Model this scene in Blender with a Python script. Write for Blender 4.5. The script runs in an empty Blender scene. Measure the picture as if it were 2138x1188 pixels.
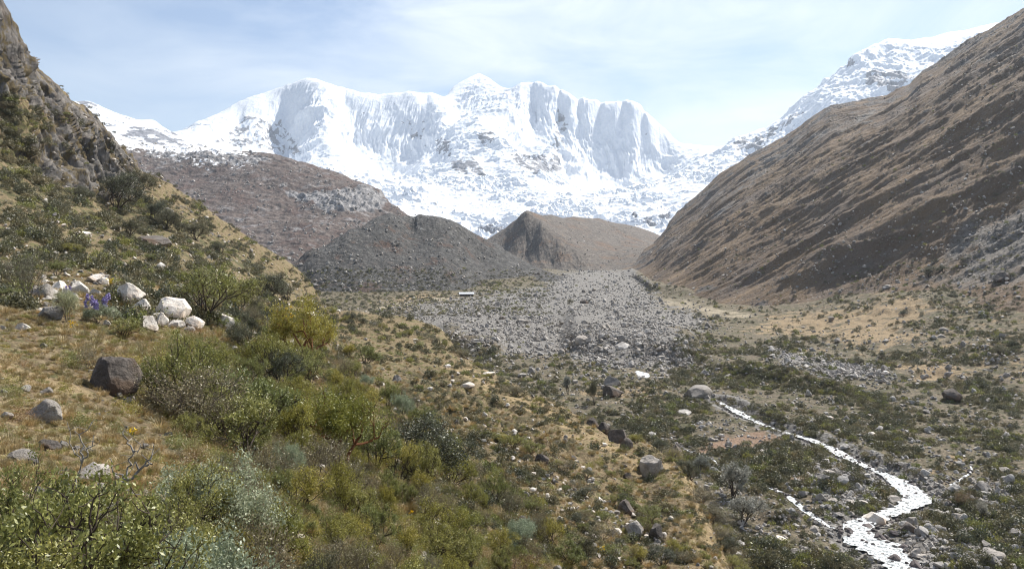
import bpy, math, random
import numpy as np
from mathutils import Vector, Matrix

# ------------------------------------------------------------------ camera, sky, sun
scene = bpy.context.scene
F, CX, CY, HOR = 1663.0, 1069.0, 594.0, 520.0        # photo pixels (2138 x 1188)
CAMZ = 40.0
TH = math.atan((CY - HOR) / F)
cam_data = bpy.data.cameras.new('camera')
cam_data.sensor_width = 36.0
cam_data.lens = F / 2138.0 * 36.0
cam_data.clip_start = 0.1
cam_data.clip_end = 40000
camera = bpy.data.objects.new('camera', cam_data)
camera.location = (0, 0, CAMZ)
camera.rotation_euler = (math.pi / 2 - TH, 0, 0)
scene.collection.objects.link(camera)
scene.camera = camera

SUN_AZ, SUN_EL = 44.0, 50.0      # degrees to the right of +Y, above the horizon
world = bpy.data.worlds.new("World")
scene.world = world
world.use_nodes = True
wn, wl = world.node_tree.nodes, world.node_tree.links
wn.clear()
wout = wn.new('ShaderNodeOutputWorld')
wbg = wn.new('ShaderNodeBackground')
wbg.inputs['Strength'].default_value = 0.09
sky = wn.new('ShaderNodeTexSky')
sky.sky_type = 'NISHITA'
sky.sun_disc = False
sky.sun_elevation = math.radians(SUN_EL)
sky.sun_rotation = math.radians(SUN_AZ)
sky.altitude = 1500
sky.air_density = 1.0
sky.dust_density = 1.2
sky.ozone_density = 1.3
tc = wn.new('ShaderNodeTexCoord')
wm = wn.new('ShaderNodeMapping'); wm.inputs['Scale'].default_value = (1.6, 1.6, 5.0)
wm.inputs['Rotation'].default_value = (0.25, 0.35, 0.3)
wnz = wn.new('ShaderNodeTexNoise'); wnz.inputs['Scale'].default_value = 2.6
wnz.inputs['Detail'].default_value = 9; wnz.inputs['Roughness'].default_value = 0.55
wnz.inputs['Distortion'].default_value = 0.5
wr = wn.new('ShaderNodeValToRGB')
wr.color_ramp.elements[0].position = 0.31; wr.color_ramp.elements[0].color = (0.05, 0.05, 0.05, 1)
wr.color_ramp.elements[1].position = 0.62; wr.color_ramp.elements[1].color = (1, 1, 1, 1)
# the thin cloud is densest round one part of the sky
wdot = wn.new('ShaderNodeVectorMath'); wdot.operation = 'DOT_PRODUCT'
cdir = Vector((0.16, 1.0, 0.20)).normalized()
wdot.inputs[1].default_value = cdir
wmr = wn.new('ShaderNodeMapRange')
wmr.inputs['From Min'].default_value = 0.74; wmr.inputs['From Max'].default_value = 1.0
wmr.inputs['To Min'].default_value = 0.22; wmr.inputs['To Max'].default_value = 1.0
wmul = wn.new('ShaderNodeMath'); wmul.operation = 'MULTIPLY'
wmix = wn.new('ShaderNodeMixRGB')
wmix.inputs['Color2'].default_value = (6.7, 7.35, 8.0, 1)
wl.new(tc.outputs['Generated'], wm.inputs['Vector']); wl.new(wm.outputs[0], wnz.inputs['Vector'])
wl.new(tc.outputs['Generated'], wdot.inputs[0]); wl.new(wdot.outputs['Value'], wmr.inputs['Value'])
wl.new(wnz.outputs['Fac'], wr.inputs[0])
wl.new(wr.outputs[0], wmul.inputs[0]); wl.new(wmr.outputs[0], wmul.inputs[1])
wl.new(wmul.outputs[0], wmix.inputs['Fac'])
wl.new(sky.outputs[0], wmix.inputs['Color1'])
wl.new(wmix.outputs[0], wbg.inputs['Color'])
wl.new(wbg.outputs[0], wout.inputs[0])

sun_data = bpy.data.lights.new('sun', 'SUN')
sun_data.energy = 5.0
sun_data.angle = math.radians(0.53)
sun_data.color = (1.0, 0.955, 0.89)
sun = bpy.data.objects.new('sun', sun_data)
a, e = math.radians(SUN_AZ), math.radians(SUN_EL)
SUNDIR = Vector((math.cos(e) * math.sin(a), math.cos(e) * math.cos(a), math.sin(e)))
sun.rotation_euler = SUNDIR.to_track_quat('Z', 'Y').to_euler()
scene.collection.objects.link(sun)
scene.view_settings.view_transform = 'Standard'
scene.view_settings.look = 'None'
scene.view_settings.exposure = 0.69
scene.view_settings.gamma = 1.0
scene.cycles.max_bounces = 6
scene.cycles.diffuse_bounces = 3
scene.cycles.glossy_bounces = 2
scene.cycles.transparent_max_bounces = 6
scene.cycles.volume_bounces = 0
scene.cycles.use_denoising = True
scene.cycles.denoiser = 'OPENIMAGEDENOISE'
scene.cycles.denoising_input_passes = 'RGB_ALBEDO_NORMAL'
scene.cycles.denoising_prefilter = 'ACCURATE'
scene.cycles.use_adaptive_sampling = False
scene.cycles.sample_clamp_indirect = 3.0
scene.cycles.pixel_filter_type = 'BLACKMAN_HARRIS'
scene.cycles.filter_width = 1.1

# ------------------------------------------------------------------ maths
rng = np.random.default_rng(7)
PERM = np.random.default_rng(3).permutation(256).astype(np.int32)
PERM = np.concatenate([PERM, PERM, PERM])
_g = np.random.default_rng(5).normal(size=(256, 3)); _g /= np.linalg.norm(_g, axis=1)[:, None]
GR = _g.astype(np.float32)

def perlin(x, y, z):
    x = np.asarray(x, np.float32); y = np.asarray(y, np.float32); z = np.asarray(z, np.float32)
    x, y, z = np.broadcast_arrays(x, y, z)
    xi = np.floor(x); yi = np.floor(y); zi = np.floor(z)
    xf = x - xi; yf = y - yi; zf = z - zi
    X = xi.astype(np.int64) & 255; Y = yi.astype(np.int64) & 255; Z = zi.astype(np.int64) & 255
    u = xf * xf * xf * (xf * (xf * 6 - 15) + 10)
    v = yf * yf * yf * (yf * (yf * 6 - 15) + 10)
    w = zf * zf * zf * (zf * (zf * 6 - 15) + 10)
    def g(ix, iy, iz):
        h = PERM[PERM[PERM[(X + ix) & 255] + ((Y + iy) & 255)] + ((Z + iz) & 255)]
        gv = GR[h]
        return gv[..., 0] * (xf - ix) + gv[..., 1] * (yf - iy) + gv[..., 2] * (zf - iz)
    x00 = g(0, 0, 0) * (1 - u) + g(1, 0, 0) * u
    x10 = g(0, 1, 0) * (1 - u) + g(1, 1, 0) * u
    x01 = g(0, 0, 1) * (1 - u) + g(1, 0, 1) * u
    x11 = g(0, 1, 1) * (1 - u) + g(1, 1, 1) * u
    return ((x00 * (1 - v) + x10 * v) * (1 - w) + (x01 * (1 - v) + x11 * v) * w) * 1.5

def fbm(x, y, z, oct=5, gain=0.5, lac=2.03):
    s = 0; a = 1.0; f = 1.0; t = 0
    for i in range(oct):
        s = s + a * perlin(x * f + 17.3 * i, y * f + 9.1 * i, z * f + 3.7 * i); t += a
        a *= gain; f *= lac
    return s / t

def ridged(x, y, z, oct=5, gain=0.5, lac=2.07):
    s = 0; a = 1.0; f = 1.0; t = 0
    for i in range(oct):
        n = 1 - np.abs(perlin(x * f + 11.3 * i, y * f + 5.1 * i, z * f + 2.7 * i)) * 1.6
        s = s + a * n * n; t += a
        a *= gain; f *= lac
    return s / t

def sstep(a, b, x):
    t = np.clip((x - a) / (b - a), 0, 1)
    return t * t * (3 - 2 * t)

CT, ST = math.cos(TH), math.sin(TH)
def px2us(px, py):
    px = np.asarray(px, float); py = np.asarray(py, float)
    xx = (px - CX) / F; up = (CY - py) / F
    y = CT + up * ST; z = -ST + up * CT
    return xx / y, z / y
def us2px(u, s):
    # direction (u, 1, s) in camera space
    fwd = CT - s * ST; up = ST + s * CT
    return CX + F * u / fwd, CY - F * up / fwd
def world2px(p):
    return us2px(p[..., 0] / p[..., 1], (p[..., 2] - CAMZ) / p[..., 1])

class TPS:
    def __init__(self, pts, ku=2.5, reg=1e-4, power=1.6):
        P = np.array(pts, float)
        u, s = px2us(P[:, 0], P[:, 1])
        self.c = np.stack([u * ku, np.log(P[:, 2])], 1); self.ku = ku; self.p = power
        n = len(P)
        A = np.zeros((n + 3, n + 3))
        r = np.linalg.norm(self.c[:, None] - self.c[None], axis=2)
        A[:n, :n] = -r ** power
        A[:n, :n] -= np.eye(n) * reg * 0
        A[:n, n] = 1; A[:n, n + 1:] = self.c; A[n, :n] = 1; A[n + 1:, :n] = self.c.T
        b = np.zeros(n + 3); b[:n] = s
        self.w = np.linalg.lstsq(A, b, rcond=None)[0]
    def __call__(self, u, v):
        u = np.asarray(u, float); v = np.asarray(v, float)
        out = self.w[-3] + self.w[-2] * u * self.ku + self.w[-1] * v
        for (cu, cv), w in zip(self.c, self.w[:-3]):
            out = out - w * ((u * self.ku - cu) ** 2 + (v - cv) ** 2) ** (self.p / 2)
        return out

def grid_mesh(name, P, keep=None, attrs=None, mat=None, smooth=True):
    nv, nu = P.shape[:2]
    idx = np.arange(nv * nu, dtype=np.int32).reshape(nv, nu)
    q = np.stack([idx[:-1, :-1], idx[:-1, 1:], idx[1:, 1:], idx[1:, :-1]], -1).reshape(-1, 4)
    co = P.reshape(-1, 3)
    if keep is not None:
        k = keep.reshape(-1)
        q = q[k[q].any(axis=1)]
        used = np.zeros(len(co), bool); used[q.ravel()] = True
        remap = np.cumsum(used) - 1
        q = remap[q]; co = co[used]
        if attrs: attrs = {n: v.reshape(-1)[used] for n, v in attrs.items()}
    me = bpy.data.meshes.new(name)
    me.vertices.add(len(co)); me.vertices.foreach_set('co', co.astype(np.float32).ravel())
    me.loops.add(len(q) * 4); me.loops.foreach_set('vertex_index', q.astype(np.int32).ravel())
    me.polygons.add(len(q)); me.polygons.foreach_set('loop_start', np.arange(0, len(q) * 4, 4, dtype=np.int32))
    me.polygons.foreach_set('use_smooth', np.full(len(q), smooth))
    me.update(calc_edges=True)
    if attrs:
        for n, v in attrs.items():
            at = me.attributes.new(n, 'FLOAT', 'POINT')
            at.data.foreach_set('value', np.ascontiguousarray(v.reshape(-1), dtype=np.float32))
    ob = bpy.data.objects.new(name, me)
    scene.collection.objects.link(ob)
    if mat: me.materials.append(mat)
    return ob

def normals(P):
    du = np.gradient(P, axis=1); dv = np.gradient(P, axis=0)
    n = np.cross(du, dv); n /= np.linalg.norm(n, axis=2)[..., None] + 1e-9
    n[n[..., 2] < 0] *= -1
    return n

def poly_sd(px, py, poly):
    """signed distance in photo pixels, positive inside"""
    poly = np.array(poly, float); full = None; m = 110
    box = (px > poly[:, 0].min() - m) & (px < poly[:, 0].max() + m) & (py > poly[:, 1].min() - m) & (py < poly[:, 1].max() + m)
    full = np.full(px.shape, -float(m)); px = px[box]; py = py[box]; inside = np.zeros(px.shape, bool); d = np.full(px.shape, 1e9)
    n = len(poly)
    for i in range(n):
        x1, y1 = poly[i]; x2, y2 = poly[(i + 1) % n]
        c = ((y1 > py) != (y2 > py)) & (px < (x2 - x1) * (py - y1) / (y2 - y1 + 1e-12) + x1)
        inside ^= c
        t = np.clip(((px - x1) * (x2 - x1) + (py - y1) * (y2 - y1)) / ((x2 - x1) ** 2 + (y2 - y1) ** 2 + 1e-9), 0, 1)
        d = np.minimum(d, np.hypot(px - x1 - t * (x2 - x1), py - y1 - t * (y2 - y1)))
    full[box] = np.where(inside, d, -d)
    return full

def line_sd(x, y, line):
    L = np.array([p[:2] for p in line]); m = 30
    box = (x > L[:, 0].min() - m) & (x < L[:, 0].max() + m) & (y > L[:, 1].min() - m) & (y < L[:, 1].max() + m)
    fd = np.full(x.shape, 1e3); ft = np.zeros(x.shape); x = x[box]; y = y[box]
    d = np.full(x.shape, 1e9); tt = np.zeros(x.shape)
    for i in range(len(line) - 1):
        x1, y1 = line[i][:2]; x2, y2 = line[i + 1][:2]
        t = np.clip(((x - x1) * (x2 - x1) + (y - y1) * (y2 - y1)) / ((x2 - x1) ** 2 + (y2 - y1) ** 2 + 1e-9), 0, 1)
        dd = np.hypot(x - x1 - t * (x2 - x1), y - y1 - t * (y2 - y1))
        tt = np.where(dd < d, i + t, tt); d = np.minimum(d, dd)
    fd[box] = d; ft[box] = tt
    return fd, ft

# ------------------------------------------------------------------ materials
def new_mat(name):
    m = bpy.data.materials.new(name); m.use_nodes = True
    nt = m.node_tree; nt.nodes.clear()
    out = nt.nodes.new('ShaderNodeOutputMaterial'); b = nt.nodes.new('ShaderNodeBsdfPrincipled')
    nt.links.new(b.outputs[0], out.inputs[0])
    b.inputs['Roughness'].default_value = 0.9
    b.inputs['Specular IOR Level'].default_value = 0.25
    return m, nt, b, out

class MB_:
    """small shader graph helper"""
    def __init__(s, name):
        s.m, s.nt, s.b, s.out = new_mat(name)
        s.tc = s.nt.nodes.new('ShaderNodeTexCoord'); s.co = s.tc.outputs['Object']
    def noise(s, scale, detail=6, rough=0.6, vec=None, dist=0.0):
        n = s.nt.nodes.new('ShaderNodeTexNoise'); n.inputs['Scale'].default_value = scale
        n.inputs['Detail'].default_value = detail; n.inputs['Roughness'].default_value = rough
        n.inputs['Distortion'].default_value = dist
        s.nt.links.new(vec or s.co, n.inputs['Vector']); return n.outputs['Fac']
    def voro(s, scale, out='Distance', vec=None, feature='F1', rnd=1.0):
        n = s.nt.nodes.new('ShaderNodeTexVoronoi'); n.inputs['Scale'].default_value = scale
        n.feature = feature; n.inputs['Randomness'].default_value = rnd
        s.nt.links.new(vec or s.co, n.inputs['Vector']); return n.outputs[out]
    def scaled(s, sc, rot=(0, 0, 0)):
        n = s.nt.nodes.new('ShaderNodeMapping'); n.inputs['Scale'].default_value = sc
        n.inputs['Rotation'].default_value = rot
        s.nt.links.new(s.co, n.inputs['Vector']); return n.outputs[0]
    def ramp(s, fac, stops):
        r = s.nt.nodes.new('ShaderNodeValToRGB'); e = r.color_ramp.elements
        while len(e) < len(stops): e.new(0.5)
        for el, (p, c) in zip(e, stops):
            el.position = p; el.color = (c, c, c, 1) if isinstance(c, (int, float)) else (*c, 1)
        s.nt.links.new(fac, r.inputs[0]); return r.outputs[0]
    def mix(s, fac, a, b, mode='MIX'):
        n = s.nt.nodes.new('ShaderNodeMixRGB'); n.blend_type = mode
        for i, v in ((0, fac), (1, a), (2, b)):
            if isinstance(v, (int, float)): n.inputs[i].default_value = v if i == 0 else (v, v, v, 1)
            elif isinstance(v, tuple): n.inputs[i].default_value = (*v, 1)
            else: s.nt.links.new(v, n.inputs[i])
        return n.outputs[0]
    def math(s, op, a, b=0.0, clamp=False):
        n = s.nt.nodes.new('ShaderNodeMath'); n.operation = op; n.use_clamp = clamp
        for i, v in ((0, a), (1, b)):
            if isinstance(v, (int, float)): n.inputs[i].default_value = v
            else: s.nt.links.new(v, n.inputs[i])
        return n.outputs[0]
    def attr(s, name):
        n = s.nt.nodes.new('ShaderNodeAttribute'); n.attribute_name = name; return n.outputs['Fac']
    def geo_z(s):
        n = s.nt.nodes.new('ShaderNodeNewGeometry'); x = s.nt.nodes.new('ShaderNodeSeparateXYZ')
        s.nt.links.new(n.outputs['True Normal'], x.inputs[0]); return x.outputs[2]
    def rnd(s):
        return s.nt.nodes.new('ShaderNodeObjectInfo').outputs['Random']
    def bump(s, h, dist=0.1, strength=1.0):
        n = s.nt.nodes.new('ShaderNodeBump'); n.inputs['Distance'].default_value = dist
        n.inputs['Strength'].default_value = strength
        s.nt.links.new(h, n.inputs['Height']); s.nt.links.new(n.outputs[0], s.b.inputs['Normal'])
    def color(s, c):
        if 'snow' not in s.m.name: c = s.mix(1.0, c, (1.16, 1.14, 1.10), 'MULTIPLY')
        s.nt.links.new(c, s.b.inputs['Base Color']); return s.m

def mask_noise(g, attr, scale, amount=0.5, edge=0.12):
    amount = amount * 2.2
    """attr (0..1, 0.5 = edge) roughened by noise, as a crisp mask"""
    n = g.noise(scale, 6, 0.65)
    v = g.math('ADD', g.attr(attr), g.math('MULTIPLY', g.math('SUBTRACT', n, 0.5), amount))
    return g.ramp(v, [(0.5 - edge, 0.0), (0.5 + edge, 1.0)])

# ------------------------------------------------------------------ ground shapes
def floor_d(py):                      # depth at which the plain valley floor shows at photo row py
    return 46.0 / ((py - HOR) / F + 0.02) if py < 745 else CAMZ * F / (py - HOR)
def fpt(px, py):                      # point of the plain valley floor seen at a photo pixel
    u, s = px2us(px, py)
    d = 46.0 / (-s + 0.02)
    if d < 300: d = -CAMZ / s
    return float(u * d), float(d)

def resample(path, step):
    out = [path[0]]
    for p0, p1 in zip(path[:-1], path[1:]):
        n = max(1, int(math.hypot(p1[0] - p0[0], p1[1] - p0[1]) / step))
        for i in range(1, n + 1):
            t = i / n
            out.append(tuple(p0[k] + (p1[k] - p0[k]) * t for k in range(len(p0))))
    return out
def smooth_path(path, it=2):
    for _ in range(it):
        q = [path[0]]
        for p0, p1 in zip(path[:-1], path[1:]):
            q.append(tuple(.75 * a + .25 * b for a, b in zip(p0, p1)))
            q.append(tuple(.25 * a + .75 * b for a, b in zip(p0, p1)))
        q.append(path[-1]); path = q
    return path
def world_path(pxs):
    return smooth_path([(*fpt(px, py), w) for px, py, w in pxs])
STREAM = world_path([(1492, 828, .6), (1512, 840, 1.6), (1535, 852, 2.6), (1562, 866, 3.0), (1592, 880, 1.6), (1625, 892, 1.0),
                     (1655, 901, 1.8), (1695, 912, 2.2), (1735, 930, 3.0), (1770, 948, 3.2), (1805, 966, 1.2), (1845, 980, 2.6),
                     (1880, 1000, 4.2), (1908, 1022, 5.0), (1912, 1040, 4.6), (1880, 1056, 3.2), (1830, 1070, 3.4), (1785, 1088, 4.2),
                     (1790, 1108, 6.2), (1828, 1130, 7.0), (1868, 1155, 5.4), (1895, 1182, 5.2), (1925, 1215, 5.4), (1990, 1290, 6)])
BROOK = world_path([(1395, 900, .5), (1412, 925, .7), (1440, 940, .8), (1482, 950, .6), (1500, 968, .9), (1530, 1000, .35),
                    (1560, 1004, .6), (1612, 1016, 1.0), (1645, 1030, 1.6), (1668, 1052, 1.8), (1700, 1074, 1.6), (1725, 1092, 1.0), (1752, 1102, .8)])
RILL = world_path([(1985, 1010, 1.0), (2010, 995, 1.2), (2030, 982, .7), (2026, 968, .5)])
POND = world_path([(1330, 772, .8), (1342, 778, 4.2), (1352, 786, .6)])

SCARPS = [([(1190, 741), (1230, 748), (1290, 752), (1350, 756), (1400, 764), (1440, 775)], 6.5, 120),
          ([(930, 728), (965, 738), (1000, 746), (1040, 748)], 5.0, 70),
          ([(1480, 782), (1540, 790), (1600, 798), (1660, 804)], 3.2, 45),
          ([(1650, 812), (1700, 826), (1760, 830)], 2.6, 34),
          ([(1700, 1035), (1740, 1032), (1790, 1012), (1830, 1008)], 1.5, 34),
          ([(1590, 1090), (1640, 1100), (1680, 1085)], 1.2, 30),
          ([(1790, 950), (1840, 966), (1890, 984), (1940, 1010)], 0.9, 26),
          ([(1320, 580), (1360, 612), (1400, 618), (1450, 625)], 4.5, 30),
          ([(900, 605), (960, 601), (1060, 597), (1150, 582)], 3.5, 22),
          ([(1480, 842), (1540, 845), (1600, 872), (1660, 892)], 0.7, 20),
          ([(1830, 690), (1900, 700), (2000, 690)], 1.5, 40),
          ([(1850, 800), (1950, 790), (2050, 815)], 1.6, 40)]

def base_floor(x, y):
    z = 0.02 * np.maximum(0, y - 300)
    q = x - (118 + np.interp(y, [0, 200, 350, 480, 700, 3000], [60, 8, 4, 22, 30, 160]))
    z = z + 0.2 * np.where(q > 30, q - 10, np.where(q > -10, (q + 10) ** 2 / 80, 0))
    return z
def floor_z(x, y):
    z = base_floor(x, y)
    py = HOR + F * (CAMZ - z * 0) / np.maximum(y, 1) ; u = x / np.maximum(y, 1)
    d_eff = np.maximum(y, 1)
    s = (0.02 * np.maximum(0, y - 300) - CAMZ) / d_eff
    px, py = us2px(u, s)
    for line, h, fade in SCARPS:
        ly = np.interp(px, [p[0] for p in line], [p[1] for p in line])
        ex = sstep(line[0][0] - 25, line[0][0] + 15, px) * (1 - sstep(line[-1][0] - 15, line[-1][0] + 25, px))
        wob = 3 * fbm(x / 6, y / 6, 0.0 * x, 3)
        up = ly + wob - py                           # rows above the foot of the bank
        hh = h * CAMZ / 40
        rise = hh / d_eff * F * 0.5
        z = z + hh * ex * sstep(0, 1, up / (1.0 + rise)) * (1 - sstep(0.35, 1, up / fade))
    fan = sstep(0, 40, x - 90 - 0.05 * y)
    z = z + fbm(x / 45, y / 60, 0 * x, 4) * (1.2 + 2.6 * fan) + fbm(x / 7, y / 9, 0 * x + 3, 4) * (0.7 + .6 * fan) \
        + fbm(x / 1.6, y / 2.2, 0 * x + 7, 3) * 0.22
    for path, dep in ((STREAM, 1.3), (BROOK, 0.5), (RILL, 0.4), (POND, .6)):
        d, t = line_sd(x, y, path)
        w = np.interp(t, np.arange(len(path)), [p[2] for p in path])
        k = 1 - sstep(0.75, 2.6, d / (0.5 * w + 0.6))
        zb = base_floor(x, y)
        z = z * (1 - k) + k * (zb - dep * 0.75 - 0.12 * fbm(x / 1.2, y / 1.2, 0 * x, 2))
    return z

# near hillside with its spur
CREST = [(0, 0, 200), (22, 60, 203), (45, 100, 205), (75, 150, 210), (120, 190, 222), (180, 235, 240), (215, 262, 250), (250, 300, 262), (290, 355, 275),
         (330, 375, 290), (380, 405, 300), (430, 440, 310), (500, 490, 320), (560, 530, 330), (620, 575, 330), (655, 612, 300),
         (690, 657, 240), (740, 668, 210), (800, 680, 185), (880, 697, 160), (950, 722, 135), (990, 757, 115), (1050, 797, 98),
         (1120, 832, 86), (1200, 867, 76), (1300, 907, 67), (1400, 947, 60), (1450, 992, 54), (1482, 1050, 49), (1512, 1120, 45),
         (1540, 1188, 42), (1600, 1300, 36), (1750, 1500, 29), (2000, 1800, 22), (2500, 2300, 14)]
hill_pts = list(CREST) + [(0, 60, 190), (0, 150, 175), (60, 200, 190), (150, 260, 215), (230, 340, 240), (100, 300, 180), (180, 380, 200),
    (260, 420, 215), (0, 300, 150), (0, 400, 115), (100, 430, 125), (200, 450, 150), (300, 450, 205), (400, 500, 200), (330, 520, 130),
    (200, 520, 90), (80, 500, 75), (0, 500, 65), (0, 580, 38), (100, 600, 38), (200, 600, 42), (300, 600, 52), (400, 560, 95),
    (480, 600, 100), (550, 600, 150), (600, 640, 170), (350, 650, 36), (450, 680, 38), (550, 680, 60), (620, 700, 75), (0, 700, 19),
    (100, 700, 22), (200, 690, 26), (0, 800, 12), (100, 800, 13.5), (230, 750, 19), (250, 830, 15), (0, 950, 7.8), (150, 950, 8.6),
    (300, 950, 10), (350, 850, 16), (430, 800, 24), (550, 780, 36), (700, 720, 95), (850, 740, 100), (780, 780, 62), (900, 800, 75),
    (650, 820, 38), (950, 860, 62), (0, 1188, 5), (300, 1188, 6.5), (500, 1100, 10), (600, 950, 19), (700, 900, 30), (800, 870, 45),
    (800, 950, 32), (900, 950, 42), (1050, 870, 72), (1050, 930, 54), (1200, 930, 60), (950, 1050, 30), (1100, 1020, 42),
    (1250, 1020, 50), (1350, 1030, 51), (700, 1050, 18), (900, 1188, 20), (700, 1188, 13), (1100, 1188, 28), (1250, 1120, 39),
    (1400, 1100, 43), (1400, 1188, 38), (0, 1600, 2.6), (600, 1700, 4.5), (1200, 1600, 15), (300, 2500, 1.5), (900, 2600, 3),
    (-700, 1188, 3.5), (-700, 700, 10), (-700, 300, 80), (-700, -300, 170), (-300, 0, 185), (-300, 600, 25), (-300, -250, 220), (-700, -500, 230)]
for (px, py, d) in CREST:
    if px < 660:
        hill_pts += [(px, py + 90, d * 1.25), (px, py + 380, d * 1.9)]
    else:
        for db, zz in ((max(1.45 * d, d + 26), -8), (max(2.2 * d, d + 60), -25)):
            hill_pts.append((px, HOR + F * (CAMZ - zz) / db, db))
for (px, py, d) in CREST:
    if px >= 690 and px < 1500: hill_pts += [(px, py + 14, d * 1.10), (px, py + 40, d * 1.22)]
hill_pts += [(672, 642, 300), (672, 660, 335), (700, 700, 300), (690, 705, 335), (760, 705, 290), (700, 760, 420), (640, 640, 380)]
HILL = TPS(hill_pts)

def mesh_grid(fn, px0, px1, nu, d0, d1, nv, vpow=1.0, knots=None):
    u0, _ = px2us(px0, HOR); u1, _ = px2us(px1, HOR)
    u = np.linspace(u0, u1, nu)[None, :]; t = np.linspace(0, 1, nv)[:, None] ** vpow
    v = math.log(d0) + (math.log(d1) - math.log(d0)) * t
    if knots: v = np.interp(np.linspace(0, 1, nv), [k[0] for k in knots], [math.log(k[1]) for k in knots])[:, None]
    U, V = np.broadcast_arrays(u, v)
    if isinstance(fn, TPS):          # the spline is smooth: evaluate it coarsely, then interpolate
        cu = np.linspace(0, nu - 1, nu // 5); cv = np.linspace(0, nv - 1, nv // 5)
        uc = np.interp(cu, np.arange(nu), u[0]); vc = np.interp(cv, np.arange(nv), v[:, 0])
        sc = fn(*np.meshgrid(uc, vc))
        t1 = np.arange(nu) / (nu - 1) * (len(cu) - 1); i = np.minimum(t1.astype(int), len(cu) - 2); f = t1 - i
        sc = sc[:, i] * (1 - f) + sc[:, i + 1] * f
        t1 = np.arange(nv) / (nv - 1) * (len(cv) - 1); i = np.minimum(t1.astype(int), len(cv) - 2); f = (t1 - i)[:, None]
        s = sc[i] * (1 - f) + sc[i + 1] * f
    else:
        s = fn(U, V)
    Y = np.exp(V)
    return np.stack([U * Y, Y, CAMZ + s * Y], -1), U, V, s

# ---- materials of the ground
def mat_hill():
    g = MB_('hillside_grass')
    n1, n2, n3 = g.noise(0.12, 6, 0.6), g.noise(0.9, 6, 0.65), g.noise(5.0, 6, 0.7)
    n4 = g.noise(22.0, 4, 0.7)
    tan = g.ramp(n3, [(0.25, (0.06, 0.045, 0.026)), (0.5, (0.17, 0.128, 0.072)), (0.75, (0.35, 0.275, 0.165))])
    moss = g.ramp(n3, [(0.3, (0.045, 0.045, 0.017)), (0.55, (0.12, 0.115, 0.042)), (0.8, (0.23, 0.20, 0.085))])
    brown = g.ramp(n4, [(0.3, (0.06, 0.035, 0.02)), (0.7, (0.20, 0.12, 0.06))])
    c = g.mix(g.ramp(n2, [(0.50, 0), (0.60, 1)]), tan, moss)
    c = g.mix(g.ramp(g.noise(1.7, 7, .7), [(0.56, 0), (0.66, .85)]), c, brown)
    green = g.ramp(n3, [(0.3, (0.028, 0.03, 0.013)), (0.7, (0.12, 0.11, 0.045))])
    c = g.mix(mask_noise(g, 'green', 0.35, 1.1), c, green)
    c = g.mix(mask_noise(g, 'straw', 0.5, .8), c, g.ramp(n3, [(0.3, (0.19, 0.135, 0.072)), (0.7, (0.42, 0.32, 0.18))]))
    c = g.mix(g.math('MULTIPLY', g.attr('soil'), .95), c, g.ramp(n3, [(.3, (.035, .03, .015)), (.7, (.10, .085, .04))]))
    # bare rock
    rn = g.noise(0.45, 8, 0.78, g.scaled((1, 1, 0.25)))
    rock = g.ramp(rn, [(0.30, (0.03, 0.026, 0.023)), (0.44, (0.10, 0.092, 0.084)), (0.58, (0.215, 0.20, 0.185)), (0.70, (0.38, 0.33, 0.28))])
    rock = g.mix(g.ramp(g.noise(0.25, 5, .6, g.scaled((1, 1, .15))), [(0.56, 0), (0.68, .4)]), rock, (0.17, 0.115, 0.075))
    rock = g.mix(g.ramp(g.noise(.35, 6, .7, g.scaled((1, 1, .5))), [(0.50, 0), (0.56, .9)]), rock, g.ramp(n3, [(.3, (.05, .04, .02)), (.7, (.20, .15, .07))]))
    rock = g.mix(g.ramp(g.noise(.8, 5, .75, g.scaled((1, 1, .12))), [(0.36, .9), (0.46, 0)]), rock, (0.035, 0.03, 0.027))
    c = g.mix(mask_noise(g, 'rock', 0.3, 1.0, .06), c, g.mix(1.0, rock, (.9, .9, .9), 'MULTIPLY'))
    c = g.mix(g.ramp(g.math('MULTIPLY', g.ramp(g.voro(1.3), [(0.14, 1), (0.2, 0)]), mask_noise(g, 'stones', .5, 1)), [(0, 0), (1, 1)]), c, (0.42, 0.38, 0.34))
    g.bump(g.math('ADD', n3, g.math('MULTIPLY', n4, 0.4)), 0.22, 0.9)
    return g.color(c)

def mat_floor():
    g = MB_('valley_ground')
    n1, n2, n3 = g.noise(0.035, 6, 0.6), g.noise(0.22, 7, 0.65), g.noise(1.4, 6, 0.7)
    base = g.ramp(n3, [(0.32, (0.038, 0.033, 0.024)), (0.5, (0.112, 0.092, 0.062)), (0.72, (0.27, 0.22, 0.155))])
    oliv = g.ramp(n3, [(0.32, (0.032, 0.032, 0.018)), (0.7, (0.115, 0.105, 0.055))])
    c = g.mix(g.ramp(n2, [(0.47, 0), (0.58, 1)]), base, oliv)
    tan = g.ramp(n3, [(0.3, (0.14, 0.10, 0.057)), (0.7, (0.31, 0.235, 0.14))])
    c = g.mix(mask_noise(g, 'straw', 0.16, 1.1), c, tan)
    c = g.mix(mask_noise(g, 'red', 0.3, .8), c, g.ramp(n3, [(0.3, (0.12, 0.08, 0.055)), (0.7, (0.25, 0.17, 0.115))]))
    c = g.mix(mask_noise(g, 'sand', 0.1, .6), c, g.ramp(n3, [(0.3, (0.20, 0.17, 0.12)), (0.7, (0.33, 0.285, 0.21))]))
    st = g.voro(0.9, 'Color')
    rub = g.ramp(g.noise(0.9, 5, .8), [(0.32, (0.055, 0.052, 0.048)), (0.5, (0.15, 0.142, 0.132)), (0.68, (0.32, 0.305, 0.285))])
    c = g.mix(mask_noise(g, 'rubble', 0.09, .9, .08), c, rub)
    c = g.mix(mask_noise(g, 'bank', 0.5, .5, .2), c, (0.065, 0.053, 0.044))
    g.bump(n3, 0.5, 0.9)
    return g.color(c)

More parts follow.
